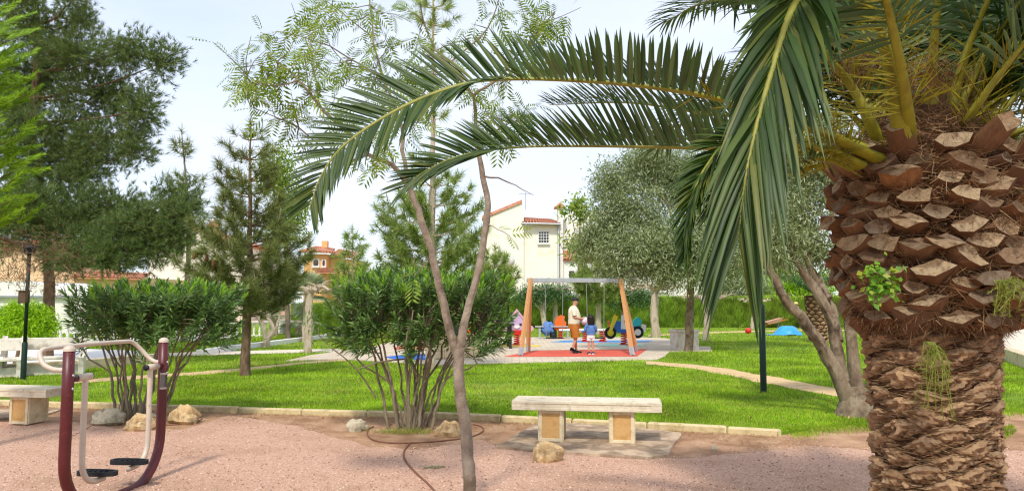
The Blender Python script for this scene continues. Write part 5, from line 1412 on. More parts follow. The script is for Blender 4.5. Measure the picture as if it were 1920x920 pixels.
c2 = G(8, 727, .46)
b2 = dup(b1, (c2[0], c2[1], 0.02), math.radians(-10), 'stone bench cut off by the left edge of the picture')
m_pad = M('cracked_concrete', ['#a08a72', '#c2ab90', '#8d7862', '#b79f84'], 3.2, 0.95, 0.7, 18, stain=('#6f6253', 2.1, .5, .68))
pad = [G2(930, 842), G2(1010, 848), G2(1110, 856), G2(1215, 862), G2(1252, 858), G2(1278, 815), G2(1200, 806), G2(1080, 797), G2(1000, 800)]
struct('bench_pad', prism(MB(), rough_line(pad + [pad[0]], .12, .012, 77)[:-1], -0.02, 0.032), m_pad)
struct('corner_pad', prism(MB(), [G2(-80, 790), G2(70, 784), G2(120, 768), G2(-60, 770)], -0.02, 0.022), m_pad)

# ---- red and beige air-walker exercise frame
aw = thing('exercise_frame', 'dark red outdoor exercise walker with beige handlebar and black pedals', 'exercise machine', (P(128, 700, 5.72)[0], 5.72, 0))
A = np.array([P(128, 700, 5.72)[0], 5.72, 0.0]); Bp = np.array([P(305, 700, 7.0)[0], 7.0, 0.0]); e1 = nrm(Bp - A); wid = np.linalg.norm(Bp - A); e2 = np.array([-e1[1], e1[0], 0])
def L3(s, o, z): return A + e1 * s + e2 * o + np.array([0, 0, z])
rad = .42; arc = [(rad - rad * math.cos(t), rad - rad * math.sin(t)) for t in np.linspace(0, PI / 2, 9)]
pl = [L3(0, 0, 1.235), L3(0, 0, .9)] + [L3(0 + a, 0, b - .01) for a, b in arc] + [L3(wid - a, 0, b - .01) for a, b in arc[::-1]] + [L3(wid, 0, .9), L3(wid, 0, 1.235)]
mb = MB(); tube(mb, pl, .042, 16); mb.build('frame', m_red, aw, smooth=True)
for s in (0, wid):
    mb = MB(); lathe(mb, [(.044, 0), (.044, .012), (.038, .03), (.022, .042), (0, .046)], L3(s, 0, 1.232), 16); mb.build('cap', m_beige, aw, smooth=True)
for s in (0, wid):
    for zc in (1.05, .95):
        mb = MB(); c_ = L3(s, 0, zc); tube(mb, [c_ + e2 * -.040, c_ + e2 * -.050], .011, 6); mb.build('bolt', m_galv if 'm_galv' in globals() else m_beige, aw)
# handlebar on the outer side
hb = [L3(.0, .035, 1.09), L3(.0, .12, 1.095), L3(.0, .20, 1.13), L3(.03, .26, 1.20), L3(.07, .27, 1.235), L3(.16, .26, 1.245), L3(.6, .26, 1.25), L3(1.08, .26, 1.248), L3(1.2, .25, 1.235), L3(wid - .02, .20, 1.16), L3(wid, .14, 1.09), L3(wid, .08, 1.055), L3(wid, .035, 1.05)]
mb = MB(); tube(mb, spline(hb, 60), .0185, 12); mb.build('handlebar', m_beige, aw, smooth=True)
for s, sg, zc in ((0, 1, 1.02), (wid, -1, 1.02)):
    mb = MB(); tube(mb, [L3(s + sg * .03, 0, zc), L3(s + sg * .10, 0, zc)], .027, 12); mb.build('bearing', m_red, aw, smooth=True)
    mb = MB(); tube(mb, [L3(s + sg * .095, 0, zc), L3(s + sg * .26, 0, zc)], .029, 14)
    st = L3(s + sg * .2, 0, zc)
    leg = [st, L3(s + sg * .2, 0.0, .75), L3(s + sg * .2, .0, .42), L3(s + sg * .215, .0, .30), L3(s + sg * .27, .0, .22), L3(s + sg * .36, .0, .185), L3(s + sg * .48, .0, .18)]
    tube(mb, spline(leg, 36), .0225, 12); sw = mb.build('swing_leg', m_beige, aw, smooth=True)
    mb = MB(); tube(mb, [L3(s + sg * .258, 0, zc), L3(s + sg * .272, 0, zc)], .027, 14); mb.build('end_cap', m_black, sw, smooth=True)
    mb = MB(); pc_ = L3(s + sg * .43, 0.02, .215); ang = math.atan2(e2[1], e2[0])
    n_ = 20; out = [(.165 * math.copysign(abs(math.cos(t)) ** .6, math.cos(t)), .062 * math.copysign(abs(math.sin(t)) ** .7, math.sin(t)) * (1 + .18 * math.cos(t))) for t in np.linspace(0, 2 * PI, n_, endpoint=False)]
    lo = np.array([(x, y, 0) for x, y in out]); up = np.array([(x * 1.0, y * 1.0, .036) for x, y in out]); inn = np.array([(x * .86, y * .8, .036) for x, y in out]); flo = np.array([(x * .84, y * .76, .018) for x, y in out])
    V = rotz(np.vstack([lo, up, inn, flo]), ang) + pc_
    f = [(k * n_ + q, k * n_ + (q + 1) % n_, (k + 1) * n_ + (q + 1) % n_, (k + 1) * n_ + q) for k in range(3) for q in range(n_)] + [tuple(range(n_))[::-1], tuple(range(3 * n_, 4 * n_))]
    mb.add(V, f)
    for q in range(5): box(mb, rotz(np.array([-.09 + q * .045, 0, .022]), ang) + pc_, (.012, .08, .012), ang)
    mb.build('pedal', m_black, aw)
mb = MB(); pp = L3(wid, 0, .88); d_ = nrm(np.array([-pp[0] * .15, -1, 0]) + [0.35, 0, 0]); sd_ = np.array([-d_[1], d_[0], 0]); th = np.linspace(-.75, .75, 7)
v = [pp + (d_ * math.cos(t) + sd_ * math.sin(t)) * .0450 + [0, 0, z] for z in (-.075, .075) for t in th]
mb.add(v, [(q, q + 1, q + 8, q + 7) for q in range(6)]); plate = mb.build('rating_plate', m_plate, aw)
mb = MB()
for q in range(9):
    t = -.6 + q * .15; w_ = pp + (d_ * math.cos(t) + sd_ * math.sin(t)) * .0458; box(mb, w_, (.0025, .003, .115), math.atan2(d_[1], d_[0]))
mb.build('print_lines', m_black, plate)

# ---- rocks, hoses and debris
def rock(label, px_, py_, w, hgt, seed, m=m_rock, asp=.7, grp='rocks around the shrubs'):
    b = G(px_, py_); k = b[1] / F_PX; mb = MB(); R = w * k / 2; H = hgt * k
    r = np.random.RandomState(seed)
    ball(mb, (0, 0, H * .38), (R, R * asp, H * .62), 16, 10, .22, 2.2, seed, flat=-H * .42, a=r.uniform(-.3, .3))
    v = mb.v[0]; v += .05 * R * np.sign(vnoise(v / R, 5, seed + 3))[:, None] * nrm(v)
    o = mb.build('rock', m); o.location = (b[0], b[1] + R * asp * .6, 0); tag(o, label, 'rock', grp)
rock('squared ochre rock lying in front of the stone bench pad', 1027, 867, 58, 33, 3, asp=.75)
rock('smooth pale rock left of the middle oleander', 667, 808, 42, 20, 4, m_rockp)
rock('flat orange rock at the foot of the middle oleander stems', 843, 819, 56, 26, 5)
rock('long ochre rock in front of the left oleander stems', 262, 808, 60, 28, 6)
rock('rugged ochre rock at the right foot of the left oleander', 340, 795, 58, 34, 7)
rock('mossy grey rock at the left foot of the left oleander', 198, 798, 56, 32, 8, m_rockp)
rock('brown rock behind the left oleander stems against the kerb', 258, 782, 34, 24, 9)
rock('small brown rock between the left oleander stems', 232, 786, 24, 14, 10)
rock('small round rock behind the long ochre rock', 282, 792, 22, 16, 12, m_rockp)
rock('pebble sized buff stone on the soil right of the bench pad', 1340, 844, 13, 9, 13, m_rockp)
rock('small buff stone at the right pedestal of the stone bench', 1203, 832, 9, 6, 14, m_rockp)
def hose(name, label, px_, rr, m=m_hose, closed=False):
    pts = [G(*q) + [0, 0, rr] for q in px_]; mb = MB(); tube(mb, spline(pts, 60), rr, 7); tag(mb.build(name, m, smooth=True), label, 'hose')
hose('irrigation_hose', 'brown irrigation hose looped round the middle oleander', [(700, 800), (690, 806), (690, 818), (705, 827), (740, 831), (790, 830), (840, 826), (885, 819), (906, 808), (902, 800), (888, 796)], .009)
hose('supply_hose', 'brown hose running from the oleander loop towards the camera', [(768, 832), (760, 842), (757, 856), (765, 872), (782, 890), (800, 906), (822, 930), (850, 960)], .011)
hose('drip_line', 'thin brown drip line along the left oleander rocks', [(130, 820), (160, 806), (168, 800), (180, 796)], .006)
hose('drip_line', 'thin dark drip line right of the left oleander rocks', [(300, 798), (345, 795), (378, 786), (372, 780)], .006)
r = np.random.RandomState(650); c = G(815, 878)
mb = MB(); tube(mb, spline([c + [-.1, -.02, .012], c + [0, 0, .02], c + [.1, .03, .012]], 6), .004, 5); n = 16
leaves(mb, c + np.stack([r.uniform(-.1, .08, n), r.normal(size=n) * .012, np.full(n, .018)], -1), np.stack([r.normal(size=n), r.normal(size=n) * .8, r.rand(n) * .2], -1), np.tile([0, 0, 1.0], (n, 1)), .06, .014)
tag(mb.build('fallen_twig', m_ole), 'small fallen green twig lying on the gravel', 'twig')
# dry sprigs at the foot of the middle oleander
n = 900; c = G(765, 812); mb = MB(); blades(mb, c + r.normal(size=(n, 3)) * [.22, .07, .01] + [0, 0, .02], nrm(r.normal(size=(n, 3)) + [0, 0, .6]), r.uniform(.03, .09, n), .005)
tag(mb.build('dry_tuft', m_fern), 'tuft of dry yellowish weeds at the foot of the middle oleander', 'weeds', kind='stuff')
n = 1400; c = G(1560, 806); mb = MB(); blades(mb, c + r.normal(size=(n, 3)) * [.9, .12, .0] + [0, 0, .0], nrm(r.normal(size=(n, 3)) + [0, 0, .8]), r.uniform(.02, .06, n), .005)
tag(mb.build('dry_fringe', m_fern), 'dry straw coloured grass fringe between lawn and gravel', 'grass', kind='stuff')

# ---- lamp posts
def lamp(label, bx, by, rz_, top, lean=0, cover=.9, mk=m_dkgreen, globe=True, r0=.055):
    b = G(bx, by); b[2] = 0; t = thing('lamp_post', label, 'lamp post', b); k = np.array([lean, 0, 1.0])
    mb = MB(); lathe(mb, [(r0 * 1.5, 0), (r0 * 1.5, .04), (r0 * 1.1, .06), (r0 * 1.1, cover), (r0 * .8, cover + .02), (r0 * .8, cover + .03)], b, 14); mb.build('base_sleeve', mk, t, smooth=False)
    mb = MB(); tube(mb, [b + k * (cover), b + k * top], r0 * .72, 12); mb.build('pole', mk, t, smooth=True)
    if globe:
        mb = MB(); lathe(mb, [(.05, -.2), (.09, -.16), (.09, -.12), (.06, -.1)], b + k * (top + .2), 12); mb.build('collar', mk, t)
        mb = MB(); ball(mb, b + k * (top + .3), .2, 18, 12); mb.build('globe', m_globe, t, smooth=True)
    return t, b
lamp('dark green lamp post standing in the lawn left of the big palm', 1432, 739, 0, 3.0, lean=-.012, cover=1.55, r0=.05)
t, b = lamp('dark lamp post with a wooden nest box by the left edge', 43, 716, 0, 2.62, lean=0, cover=.78, r0=.048, globe=False)
mb = MB(); lathe(mb, [(.03, 0), (.10, .03), (.11, .12), (.15, .13), (.03, .2), (0, .2)], b + [0, 0, 2.58], 12); mb.build('lantern', m_black, t)
mb = MB(); box(mb, P(45, 557, b[1] - .02), (.15, .16, .24), ch=.01); box(mb, P(45, 545, b[1] - .02), (.19, .2, .02)); tag(mb.build('nest_box', M('weathered_board', ['#4d3f30', '#655442'], 9, .9, .3, stretch=(1, 1, 5))), 'brown wooden nest box fixed to the left lamp post', 'nest box')
t, b = lamp('lamp post with a white globe beside the rounded pine', 953, 652, 0, float(P(953, 510, G(953, 652)[1])[2]), cover=.6, globe=False)
mb = MB(); ball(mb, P(953, 489, b[1]), 12.5 * b[1] / F_PX, 20, 14); mb.build('globe', m_globe, t, smooth=True)

# ---- white concrete bench at the left
m_conc = M('concrete_white', ['#d2cabb', '#e0d9cb', '#c2b9a8'], 5, .9, .3, 40, stain=('#8a7f6c', 3, .52, .72))
cb = thing('concrete_bench', 'white concrete bench with curved end supports behind the left lamp post', 'bench', (0, 0, 0), 'white concrete benches')
prof_ = [(.0, 0), (.46, 0), (.46, .30), (.50, .40), (.44, .46), (.22, .42), (.12, .52), (.02, .88), (-.08, .86), (-.06, .5), (-.04, .2)]
for sx in (-.75, .75):
    mb = MB(); extrude(mb, [(sx - .05, -y, z) for y, z in prof_], (.1, 0, 0)); mb.build('end_support', m_conc, cb)
for c, s, nm in (((0, -.30, .40), (1.4, .36, .06), 'seat'), ((0, -.02, .70), (1.4, .06, .26), 'backrest'), ((0, -.25, .13), (1.4, .06, .22), 'stretcher')):
    mb = MB(); box(mb, c, s, ch=.012); mb.build(nm, m_conc, cb)
g0 = G(66, 706); cb.location = (g0[0], g0[1] + .3, 0.0); cb.rotation_euler = (0, 0, math.radians(24))
g1 = G(-55, 712); dup(cb, (g1[0], g1[1] + .3, 0), math.radians(24), 'white concrete bench partly out of view at the left edge')

# ---- concrete planter block right of the swing
b = G(1290, 659); k = b[1] / F_PX; mb = MB(); box(mb, (b[0], b[1] + .5, .31), (.76, .7, .62), .12, ch=.02)
pb = thing('concrete_block', 'square pale concrete planter beside the far olive trunk', 'planter', (b[0], b[1] + .5, 0)); mb.build('body', m_conc, pb)
mb = MB(); box(mb, (b[0], b[1] + .5, .665), (.82, .76, .09), .12, ch=.015); mb.build('rim', m_conc, pb)
mb = MB(); box(mb, (b[0], b[1] + .5, .712), (.6, .55, .01), .12); mb.build('soil_fill', m_soil, pb)

# ---- swing
sw = thing('swing_frame', 'timber swing frame with steel top bar over the red mat', 'swing', G(1085, 663))
FZ = .06
lf, lb, rf, rb = G(976, 666, FZ), G(990, 659, FZ), G(1186, 666, FZ), G(1194, 658.5, FZ)
tl = P(995, 524, (lf[1] + lb[1]) / 2); trr = P(1163, 527, (rf[1] + rb[1]) / 2); trr[2] = tl[2]
for a, b in ((lf, tl), (lb, tl), (rf, trr), (rb, trr)):
    d = nrm(b - a); mb = MB(); off = np.array([0, -.05 if a is lf or a is rf else .05, 0])
    tube(mb, [a + d * .22, b + d * .04 + off], .068, 4); lg = mb.build('leg', m_wood, sw)
    mb = MB(); tube(mb, [a, a + d * .24], .075, 4); mb.build('steel_foot', m_galv, lg)
mb = MB(); c = (tl + trr) / 2; box(mb, (c[0], c[1], tl[2] - .02), (trr[0] - tl[0] + .25, .11, .14), math.atan2(trr[1] - tl[1], trr[0] - tl[0]), ch=.01); mb.build('top_bar', m_galv, sw)
m_chain = M('chain_steel', ['#9a9e9c', '#b5b8b4'], 10, .4, metal=.6)
for f0, f1 in ((.16, .36), (.62, .82)):
    e0, e1_ = tl + (trr - tl) * f0, tl + (trr - tl) * f1
    for e in (e0, e1_):
        mb = MB(); tube(mb, [e - [0, 0, .1], [e[0] + (.03 if e is e0 else -.03), e[1], .55]], .010, 5); mb.build('chain', m_chain, sw)
    mb = MB(); m_ = (e0 + e1_) / 2; box(mb, (m_[0], m_[1], .53), (abs(e1_[0] - e0[0]) - .02, .17, .035), ch=.012); mb.build('seat', m_black, sw)

# ---- spring riders and other playground pieces
def paint(name, c): return M('paint_' + name, [c, c], 4, .45, spec=.4)
m_rd, m_yl, m_bl, m_cy, m_or, m_li, m_wh, m_pk, m_pu = [paint(n, c) for n, c in (('red', '#c9281f'), ('yellow', '#dcc82a'), ('blue', '#2a6cc0'), ('cyan', '#2fb9c4'), ('orange', '#e0641c'), ('lilac', '#c3a8cf'), ('white', '#e4e2de'), ('pink', '#cfa3bd'), ('purple', '#7f4db0'))]
def spring(root, c, h=.38, rr=.10, m=None):
    t = np.linspace(0, 5 * 2 * PI, 70); mb = MB(); tube(mb, np.stack([c[0] + rr * np.cos(t), c[1] + rr * np.sin(t), c[2] + .02 + h * t / t[-1]], -1), .022, 6); mb.build('spring', m or m_rd, root)
    mb = MB(); lathe(mb, [(0, .03), (.17, .03), (.17, 0)], c, 14); mb.build('foot_plate', m or m_rd, root)
def panel(root, name, pts, c, th, m, ang=0.0):
    """flat-cut board: outline (x, z) in metres round the point c"""
    mb = MB(); v = rotz(np.array([(x, -th / 2, z) for x, z in pts]), ang) + c; extrude(mb, v, rotz(np.array([0, th, 0]), ang)); return mb.build(name, m, root)
def circ(cx, cz, rx, rz, n=16): return [(cx + rx * math.cos(2 * PI * q / n), cz + rz * math.sin(2 * PI * q / n)) for q in range(n)]
c = G(969, 646, .06); sr = thing('spring_rider', 'lilac house shaped spring rider with a smiling face behind the black bollard', 'spring rider', c); spring(sr, c)
b0 = c + [0, 0, .42]; p = panel(sr, 'board', [(-.22, 0), (.22, 0), (.36, .10), (.30, .50), (.0, .86), (-.30, .50), (-.36, .10)], b0, .06, m_li)
panel(sr, 'seat_board', [(-.25, -.06), (.25, -.06), (.25, .12), (-.25, .12)], b0 + [0, -.05, 0], .04, m_rd)
for sx in (-1, 1):
    panel(p, 'eye', circ(sx * .14, .33, .05, .03), b0 + [0, -.05, 0], .03, m_black); panel(sr, 'handle', circ(sx * .46, .18, .16, .12), b0 + [0, .02, 0], .05, m_pk)
panel(p, 'snout', circ(0, .24, .11, .06), b0 + [0, -.05, 0], .03, m_wh); panel(p, 'roof_edge', [(-.34, .48), (0, .90), (.34, .48), (.28, .46), (0, .78), (-.28, .46)], b0 + [0, -.04, 0], .04, m_pk)
c = G(1170, 646, .06); mr = thing('spring_rider', 'yellow and blue motorbike spring rider with black wheels', 'spring rider', c); spring(mr, c, .42, .11)
b0 = c + [0, 0, .46]
panel(mr, 'body', [(-.36, .02), (-.1, -.04), (.3, .0), (.62, .14), (.58, .26), (.2, .2), (0, .26), (-.12, .4), (-.3, .42), (-.40, .2)], b0, .1, m_bl)
panel(mr, 'fork', [(-.60, -.05), (-.50, -.08), (-.22, .58), (-.36, .64)], b0 + [0, -.09, 0], .06, m_yl)
panel(mr, 'front_shield', [(-.12, .12), (.18, .1), (.22, .5), (.06, .66), (-.10, .6)], b0 + [0, -.07, 0], .05, m_wh)
panel(mr, 'headlamp', circ(.06, .40, .055, .055), b0 + [0, -.11, 0], .04, m_black)
for x_, z_ in ((-.50, -.02), (.50, .0)):
    wv = MB(); th = np.linspace(0, 2 * PI, 20); tube(wv, np.stack([b0[0] + x_ + .17 * np.cos(th), 0 * th + b0[1] - .05, b0[2] + z_ + .17 * np.sin(th)], -1), .055, 8); wh = wv.build('wheel', m_black, mr, smooth=True)
    panel(wh, 'hub', circ(x_, z_, .12, .12), b0 + [0, -.05, 0], .05, m_wh if x_ > 0 else m_yl)
panel(mr, 'seat', [(.28, .2), (.60, .24), (.66, .44), (.5, .56), (.36, .44)], b0, .12, m_cy); panel(mr, 'tail', [(.6, -.02), (.78, .02), (.82, .26), (.66, .3)], b0 + [0, -.02, 0], .08, m_wh)
c = G(1051, 634, .06); so = thing('spring_rider', 'orange spring rider half hidden behind the man', 'spring rider', c); spring(so, c, .4)
panel(so, 'board', [(-.22, 0), (.2, 0), (.26, .22), (.16, .34), (.2, .5), (.04, .56), (-.14, .48), (-.26, .25)], c + [0, 0, .45], .08, m_or); panel(so, 'saddle', [(-.3, -.1), (.3, -.1), (.3, .08), (-.3, .08)], c + [0, -.08, .45], .1, m_or)
c = G(768, 643, .06); so = thing('spring_rider', 'purple and orange spring rider glimpsed between the oleander stems', 'spring rider', c); spring(so, c, .4)
panel(so, 'board', [(-.3, 0), (.1, -.1), (.3, .2), (.25, .6), (0, .7), (-.3, .4)], c + [0, 0, .45], .08, m_pu); panel(so, 'mane', [(-.1, .5), (.3, .45), (.35, .8), (.05, .9)], c + [0, -.06, .45], .08, m_or)
c = G(868, 645, .06); so = thing('spring_rider', 'small red spring rider seen behind the forked trunk', 'spring rider', c); spring(so, c, .3)
panel(so, 'board', [(-.26, 0), (.2, -.05), (.34, .3), (.1, .6), (-.2, .4)], c + [0, 0, .32], .08, m_or); panel(so, 'ear', circ(.16, .55, .1, .14), c + [0, -.05, .32], .06, m_rd)
# seesaw table with red springs behind the girl
c0, c1 = G(1060, 640, .06), G(1150, 640, .06); ss = thing('seesaw', 'long white seesaw on red springs behind the girl', 'seesaw', (c0 + c1) / 2)
mb = MB(); m_ = (c0 + c1) / 2; box(mb, (m_[0], m_[1], .52), (c1[0] - c0[0] + .5, .3, .07), ch=.02); mb.build('plank', m_wh, ss)
for f in (.42, .78): spring(ss, c0 + (c1 - c0) * f, .4, .12)
for f in (.3, .9):
    mb = MB(); q = c0 + (c1 - c0) * f; tube(mb, [q + [0, -.05, .5], q + [0, -.05, .8]], .025, 6); tube(mb, [q + [0, -.2, .8], q + [0, .1, .8]], .02, 6); mb.build('handle', m_rd, ss)
# grey picnic bench with a denim jacket over it
c = G(1038, 634.5, .05); pb = thing('park_bench', 'low grey bench under the draped denim jacket left of the man', 'bench', c)
for nm, cc, s in (('seat', (0, 0, .52), (1.6, .4, .05)), ('leg', (-.6, 0, .25), (.08, .3, .5)), ('leg', (.6, 0, .25), (.08, .3, .5))):
    mb = MB(); box(mb, c + np.array(cc), s, ch=.008); mb.build(nm, m_galv, pb)
m_denim = M('denim', ['#4a6ea8', '#5f84bd', '#3b5a90'], 7, .9, .3, 60)
mb = MB(); ball(mb, (0, 0, 0), (.27, .22, .30), 20, 14, .28, 3.4, 5); o = mb.build('denim_jacket', m_denim, smooth=True); o.location = tuple(c + [-.25, -.06, .42]); tag(o, 'crumpled blue denim jacket left on the low grey bench', 'jacket')
mb = MB(); box(mb, (0, 0, .2), (.3, .2, .4), ch=.06); ball(mb, (0, -.11, .14), (.11, .05, .1), 10, 7); o = mb.build('dark_bag', m_black); o.location = tuple(c + [-.02, -.1, 0.0]); tag(o, 'small dark bag on the ground beneath the denim jacket', 'bag')
# bollards
def bollard(label, bx, by, hpx, w):
    b = G(bx, by); k = b[1] / F_PX; mb = MB(); r0 = w / 2 * k; H = hpx * k; lathe(mb, [(r0 * 1.25, 0), (r0 * 1.25, .05), (r0, .07), (r0, H - .08), (r0 * 1.1, H - .07), (r0 * 1.1, H - .02), (r0 * .6, H), (0, H)], b, 12)
    tag(mb.build('bollard', m_black), label, 'bollard')
bollard('black bollard beside the lilac house shaped rider', 957, 656, 50, 5)
# litter bin between two posts
b = G(783, 671); lb_ = thing('litter_bin', 'black litter bin on two posts behind the oleander stems', 'bin', b)
for sx in (-.32, .32): mb = MB(); tube(mb, [b + [sx, 0, 0], b + [sx, 0, 1.05]], .035, 8); mb.build('post', m_black, lb_)
mb = MB(); lathe(mb, [(.18, .35), (.24, .85), (.26, .86), (.26, .9), (.22, .9), (.16, .4), (0, .4)], b, 14); mb.build('bucket', m_black, lb_)
# low blockwork wall in the playground
b0, b1_ = np.array(G2(806, 677)), np.array(G2(898, 672)); d = b1_ - b0; L = np.linalg.norm(d); ang = math.atan2(d[1], d[0]); u_ = d / L
bw = thing('block_wall', 'low buff blockwork wall at the front of the playground', 'wall', (*b0, 0)); m_blk = M('buff_block', ['#c4b08c', '#d2c09e', '#b29d78'], 5, .9, .3, 40)
for row in range(3):
    x = -.2 * (row % 2)
    while x < L - .01:
        w_ = min(.4, L - x); xs = max(x, 0); w_ = x + w_ - xs; cc = b0 + u_ * (xs + w_ / 2)
        mb = MB(); box(mb, (cc[0], cc[1], .06 + .11 + row * .205), (w_ - .012, .22, .195), ang, ch=.012); mb.build('block', m_blk, bw); x = xs + w_
cc = b0 + d / 2; mb = MB(); box(mb, (cc[0], cc[1], .30), (L - .03, .17, .56), ang); mb.build('mortar', m_kerb, bw)
mb = MB(); box(mb, (cc[0], cc[1], .70), (L + .05, .28, .05), ang, ch=.01); mb.build('coping', m_blk, bw)
cc = b0 + d * .35; mb = MB(); ball(mb, (0, 0, .15), (.36, .2, .24), 16, 10, .2, 3, 8); o = mb.build('grey_bag', M('grey_cloth', ['#3d4548', '#525b5e'], 6, .85, .2), smooth=True); o.location = (cc[0], cc[1], .72); tag(o, 'grey bag lying on the low blockwork wall', 'bag')

# ---- far right: tarpaulin, barrow, red ball
b = G(1474, 630); k = b[1] / F_PX; mb = MB(); nx, ny = 26, 14; u, w = np.meshgrid(np.linspace(-1, 1, nx), np.linspace(-1, 1, ny), indexing='ij'); r = np.random.RandomState(700)
hh = np.clip(1 - (u - .3) ** 2 * 1.1 - w ** 2 * .9, 0, None) * .42; pts = np.stack([u * .78, w * .5, hh], -1); pts[..., 2] += .06 * vnoise(pts * 1.0, 6, 3) * (hh > .02) + .03; pts[..., 0] += .04 * vnoise(pts, 5, 9)
i, j = np.meshgrid(np.arange(nx - 1), np.arange(ny - 1), indexing='ij'); mb.add(pts.reshape(-1, 3) + [b[0], b[1] + .4, .03], np.stack([i * ny + j, (i + 1) * ny + j, (i + 1) * ny + j + 1, i * ny + j + 1], -1).reshape(-1, 4))
tag(mb.build('tarpaulin', M('blue_tarpaulin', ['#1f86d0', '#3aa2e2'], 4, .4, spec=.5)), 'crumpled bright blue tarpaulin lying on the far right lawn', 'tarpaulin')
b = G(1450, 615); wb = thing('wheelbarrow', 'wheelbarrow tipped on the lawn with a pinkish tray beside the gardener', 'wheelbarrow', b)
m_tray = M('pinkish_tray', ['#b98a78', '#c99c8a'], 4, .6)
mb = MB(); v = np.array([(-.5, -.3, .35), (.5, -.3, .55), (.5, .3, .55), (-.5, .3, .35), (-.8, -.42, .55), (.75, -.42, .95), (.75, .42, .95), (-.8, .42, .55)]) + b; mb.add(v, [(0, 1, 2, 3), (0, 4, 5, 1), (1, 5, 6, 2), (2, 6, 7, 3), (3, 7, 4, 0)]); mb.build('tray', m_tray, wb)
mb = MB(); th = np.linspace(0, 2 * PI, 18); tube(mb, np.stack([b[0] - .95 + .17 * np.cos(th), 0 * th + b[1], b[2] + .2 + .17 * np.sin(th)], -1), .045, 7); mb.build('wheel', m_black, wb)
for sy in (-.25, .25): mb = MB(); tube(mb, [b + [-.95, sy * .3, .2], b + [-.3, sy, .36], b + [1.2, sy * 1.2, .8]], .02, 6); mb.build('handle', m_or, wb)
for sy in (-.22, .22): mb = MB(); tube(mb, [b + [.35, sy, .5], b + [.45, sy, 0]], .02, 6); mb.build('leg', m_grey, wb)
wb.scale = (.7, .7, .7)
b = G(1403, 626); mb = MB(); ball(mb, b + [0, 0, .17], .16, 14, 10); tag(mb.build('red_ball', m_rd, smooth=True), 'small red ball on the lawn left of the green lamp post', 'ball')

# ================================================================== PEOPLE
m_skin = M('skin', ['#c08a6c', '#cc9a7c'], 5, .55, spec=.35)
m_hair = M('dark_hair', ['#17110d', '#231a14'], 20, .5, .3, 60, stretch=(4, 4, 1))
def skin_body(root, verts, edges, rootv=0, name='body'):
    """verts: (x, y, z, r) joints; a Skin modifier grows one surface over the skeleton"""
    me = bpy.data.meshes.new(name); me.from_pydata([v[:3] for v in verts], edges, []); o = place(name, me, m_skin, root)
    sk = o.modifiers.new('skin', 'SKIN'); sk.use_smooth_shade = True
    for k, v in enumerate(verts):
        rr = v[3] if len(v) == 4 else (v[3], v[4])
        me.skin_vertices[0].data[k].radius = (rr, rr) if not isinstance(rr, tuple) else rr
    me.skin_vertices[0].data[rootv].use_root = True
    ss = o.modifiers.new('sub', 'SUBSURF'); ss.levels = 2; ss.render_levels = 2
    return o
def rings(mb, rows, n=16):
    """loft of ellipses: (centre, rx, ry) with horizontal sections"""
    V = []; th = np.linspace(0, 2 * PI, n, endpoint=False)
    for c, rx, ry in rows: V.append(np.stack([c[0] + rx * np.cos(th), c[1] + ry * np.sin(th), np.full(n, c[2])], -1))
    m = len(rows); i, j = np.meshgrid(np.arange(m - 1), np.arange(n), indexing='ij'); j2 = (j + 1) % n
    mb.add(np.vstack(V), np.stack([i * n + j, i * n + j2, (i + 1) * n + j2, (i + 1) * n + j], -1).reshape(-1, 4)); return mb
def shoe(root, c, ang, L, pitch, m, sole):
    pr = [(-.3, .0), (.62, .0), (.70, .06), (.66, .16), (.4, .24), (.1, .34), (-.12, .40), (-.28, .36), (-.32, .15)]
    w = L * .19; V = []
    for y, k in ((-w, .8), (-w * .55, 1.0), (w * .55, 1.0), (w, .8)): V.append(np.array([(x * L * (.96 if k < 1 else 1), y, z * L * k) for x, z in pr]))
    V = np.vstack(V); c_, s_ = math.cos(pitch), math.sin(pitch); x, z = V[:, 0] - .5 * L, V[:, 2]; V[:, 0], V[:, 2] = x * c_ + z * s_ + .5 * L, -x * s_ + z * c_
    V[:, 2] -= V[:, 2].min() ; n = len(pr); mb = MB(); V = rotz(V, ang) + c
    f = [(k * n + q, k * n + (q + 1) % n, (k + 1) * n + (q + 1) % n, (k + 1) * n + q) for k in range(3) for q in range(n)] + [tuple(range(n)), tuple(range(3 * n, 4 * n))[::-1]]
    mb.add(V, f); o = mb.build('shoe', m, root, smooth=True)
    sb = MB(); W = rotz(np.array([(x * L, y, z) for x, y, z in ((-.33, -w * .95, .0), (.70, -w * .9, .0), (.70, w * .9, .0), (-.33, w * .95, .0))]), ang)
    extrude(sb, W + c + [0, 0, .001 + (.35 * L * math.sin(max(pitch, 0)) * .5)], (0, 0, .028)); 
    if pitch < .05: sb.build('sole', sole, o)
    return o
def head(root, c, h, ang, hair_m=None):
    """face details on a skinned head: c = centre, h = head height, ang = facing direction"""
    f = np.array([math.cos(ang), math.sin(ang), 0]); s = np.array([-f[1], f[0], 0]); mb = MB()
    ball(mb, c + f * h * .43 + [0, 0, -h * .02], (h * .06, h * .06, h * .10), 8, 6); mb.build('nose', m_skin, root, smooth=True)
    for k in (-1, 1):
        mb = MB(); ball(mb, c + s * k * h * .37 + [0, 0, -h * .02], (h * .05, h * .05, h * .12), 8, 6); mb.build('ear', m_skin, root, smooth=True)
        mb = MB(); ball(mb, c + f * h * .375 + s * k * h * .16 + [0, 0, h * .05], h * .04, 8, 6); mb.build('eye', m_black, root, smooth=True)
    mb = MB(); ball(mb, c + f * h * .36 + [0, 0, -h * .24], (h * .05, h * .05, h * .025) if abs(f[0]) > .7 else (h * .1, h * .05, h * .025), 8, 6); mb.build('mouth', m_pk, root, smooth=True)
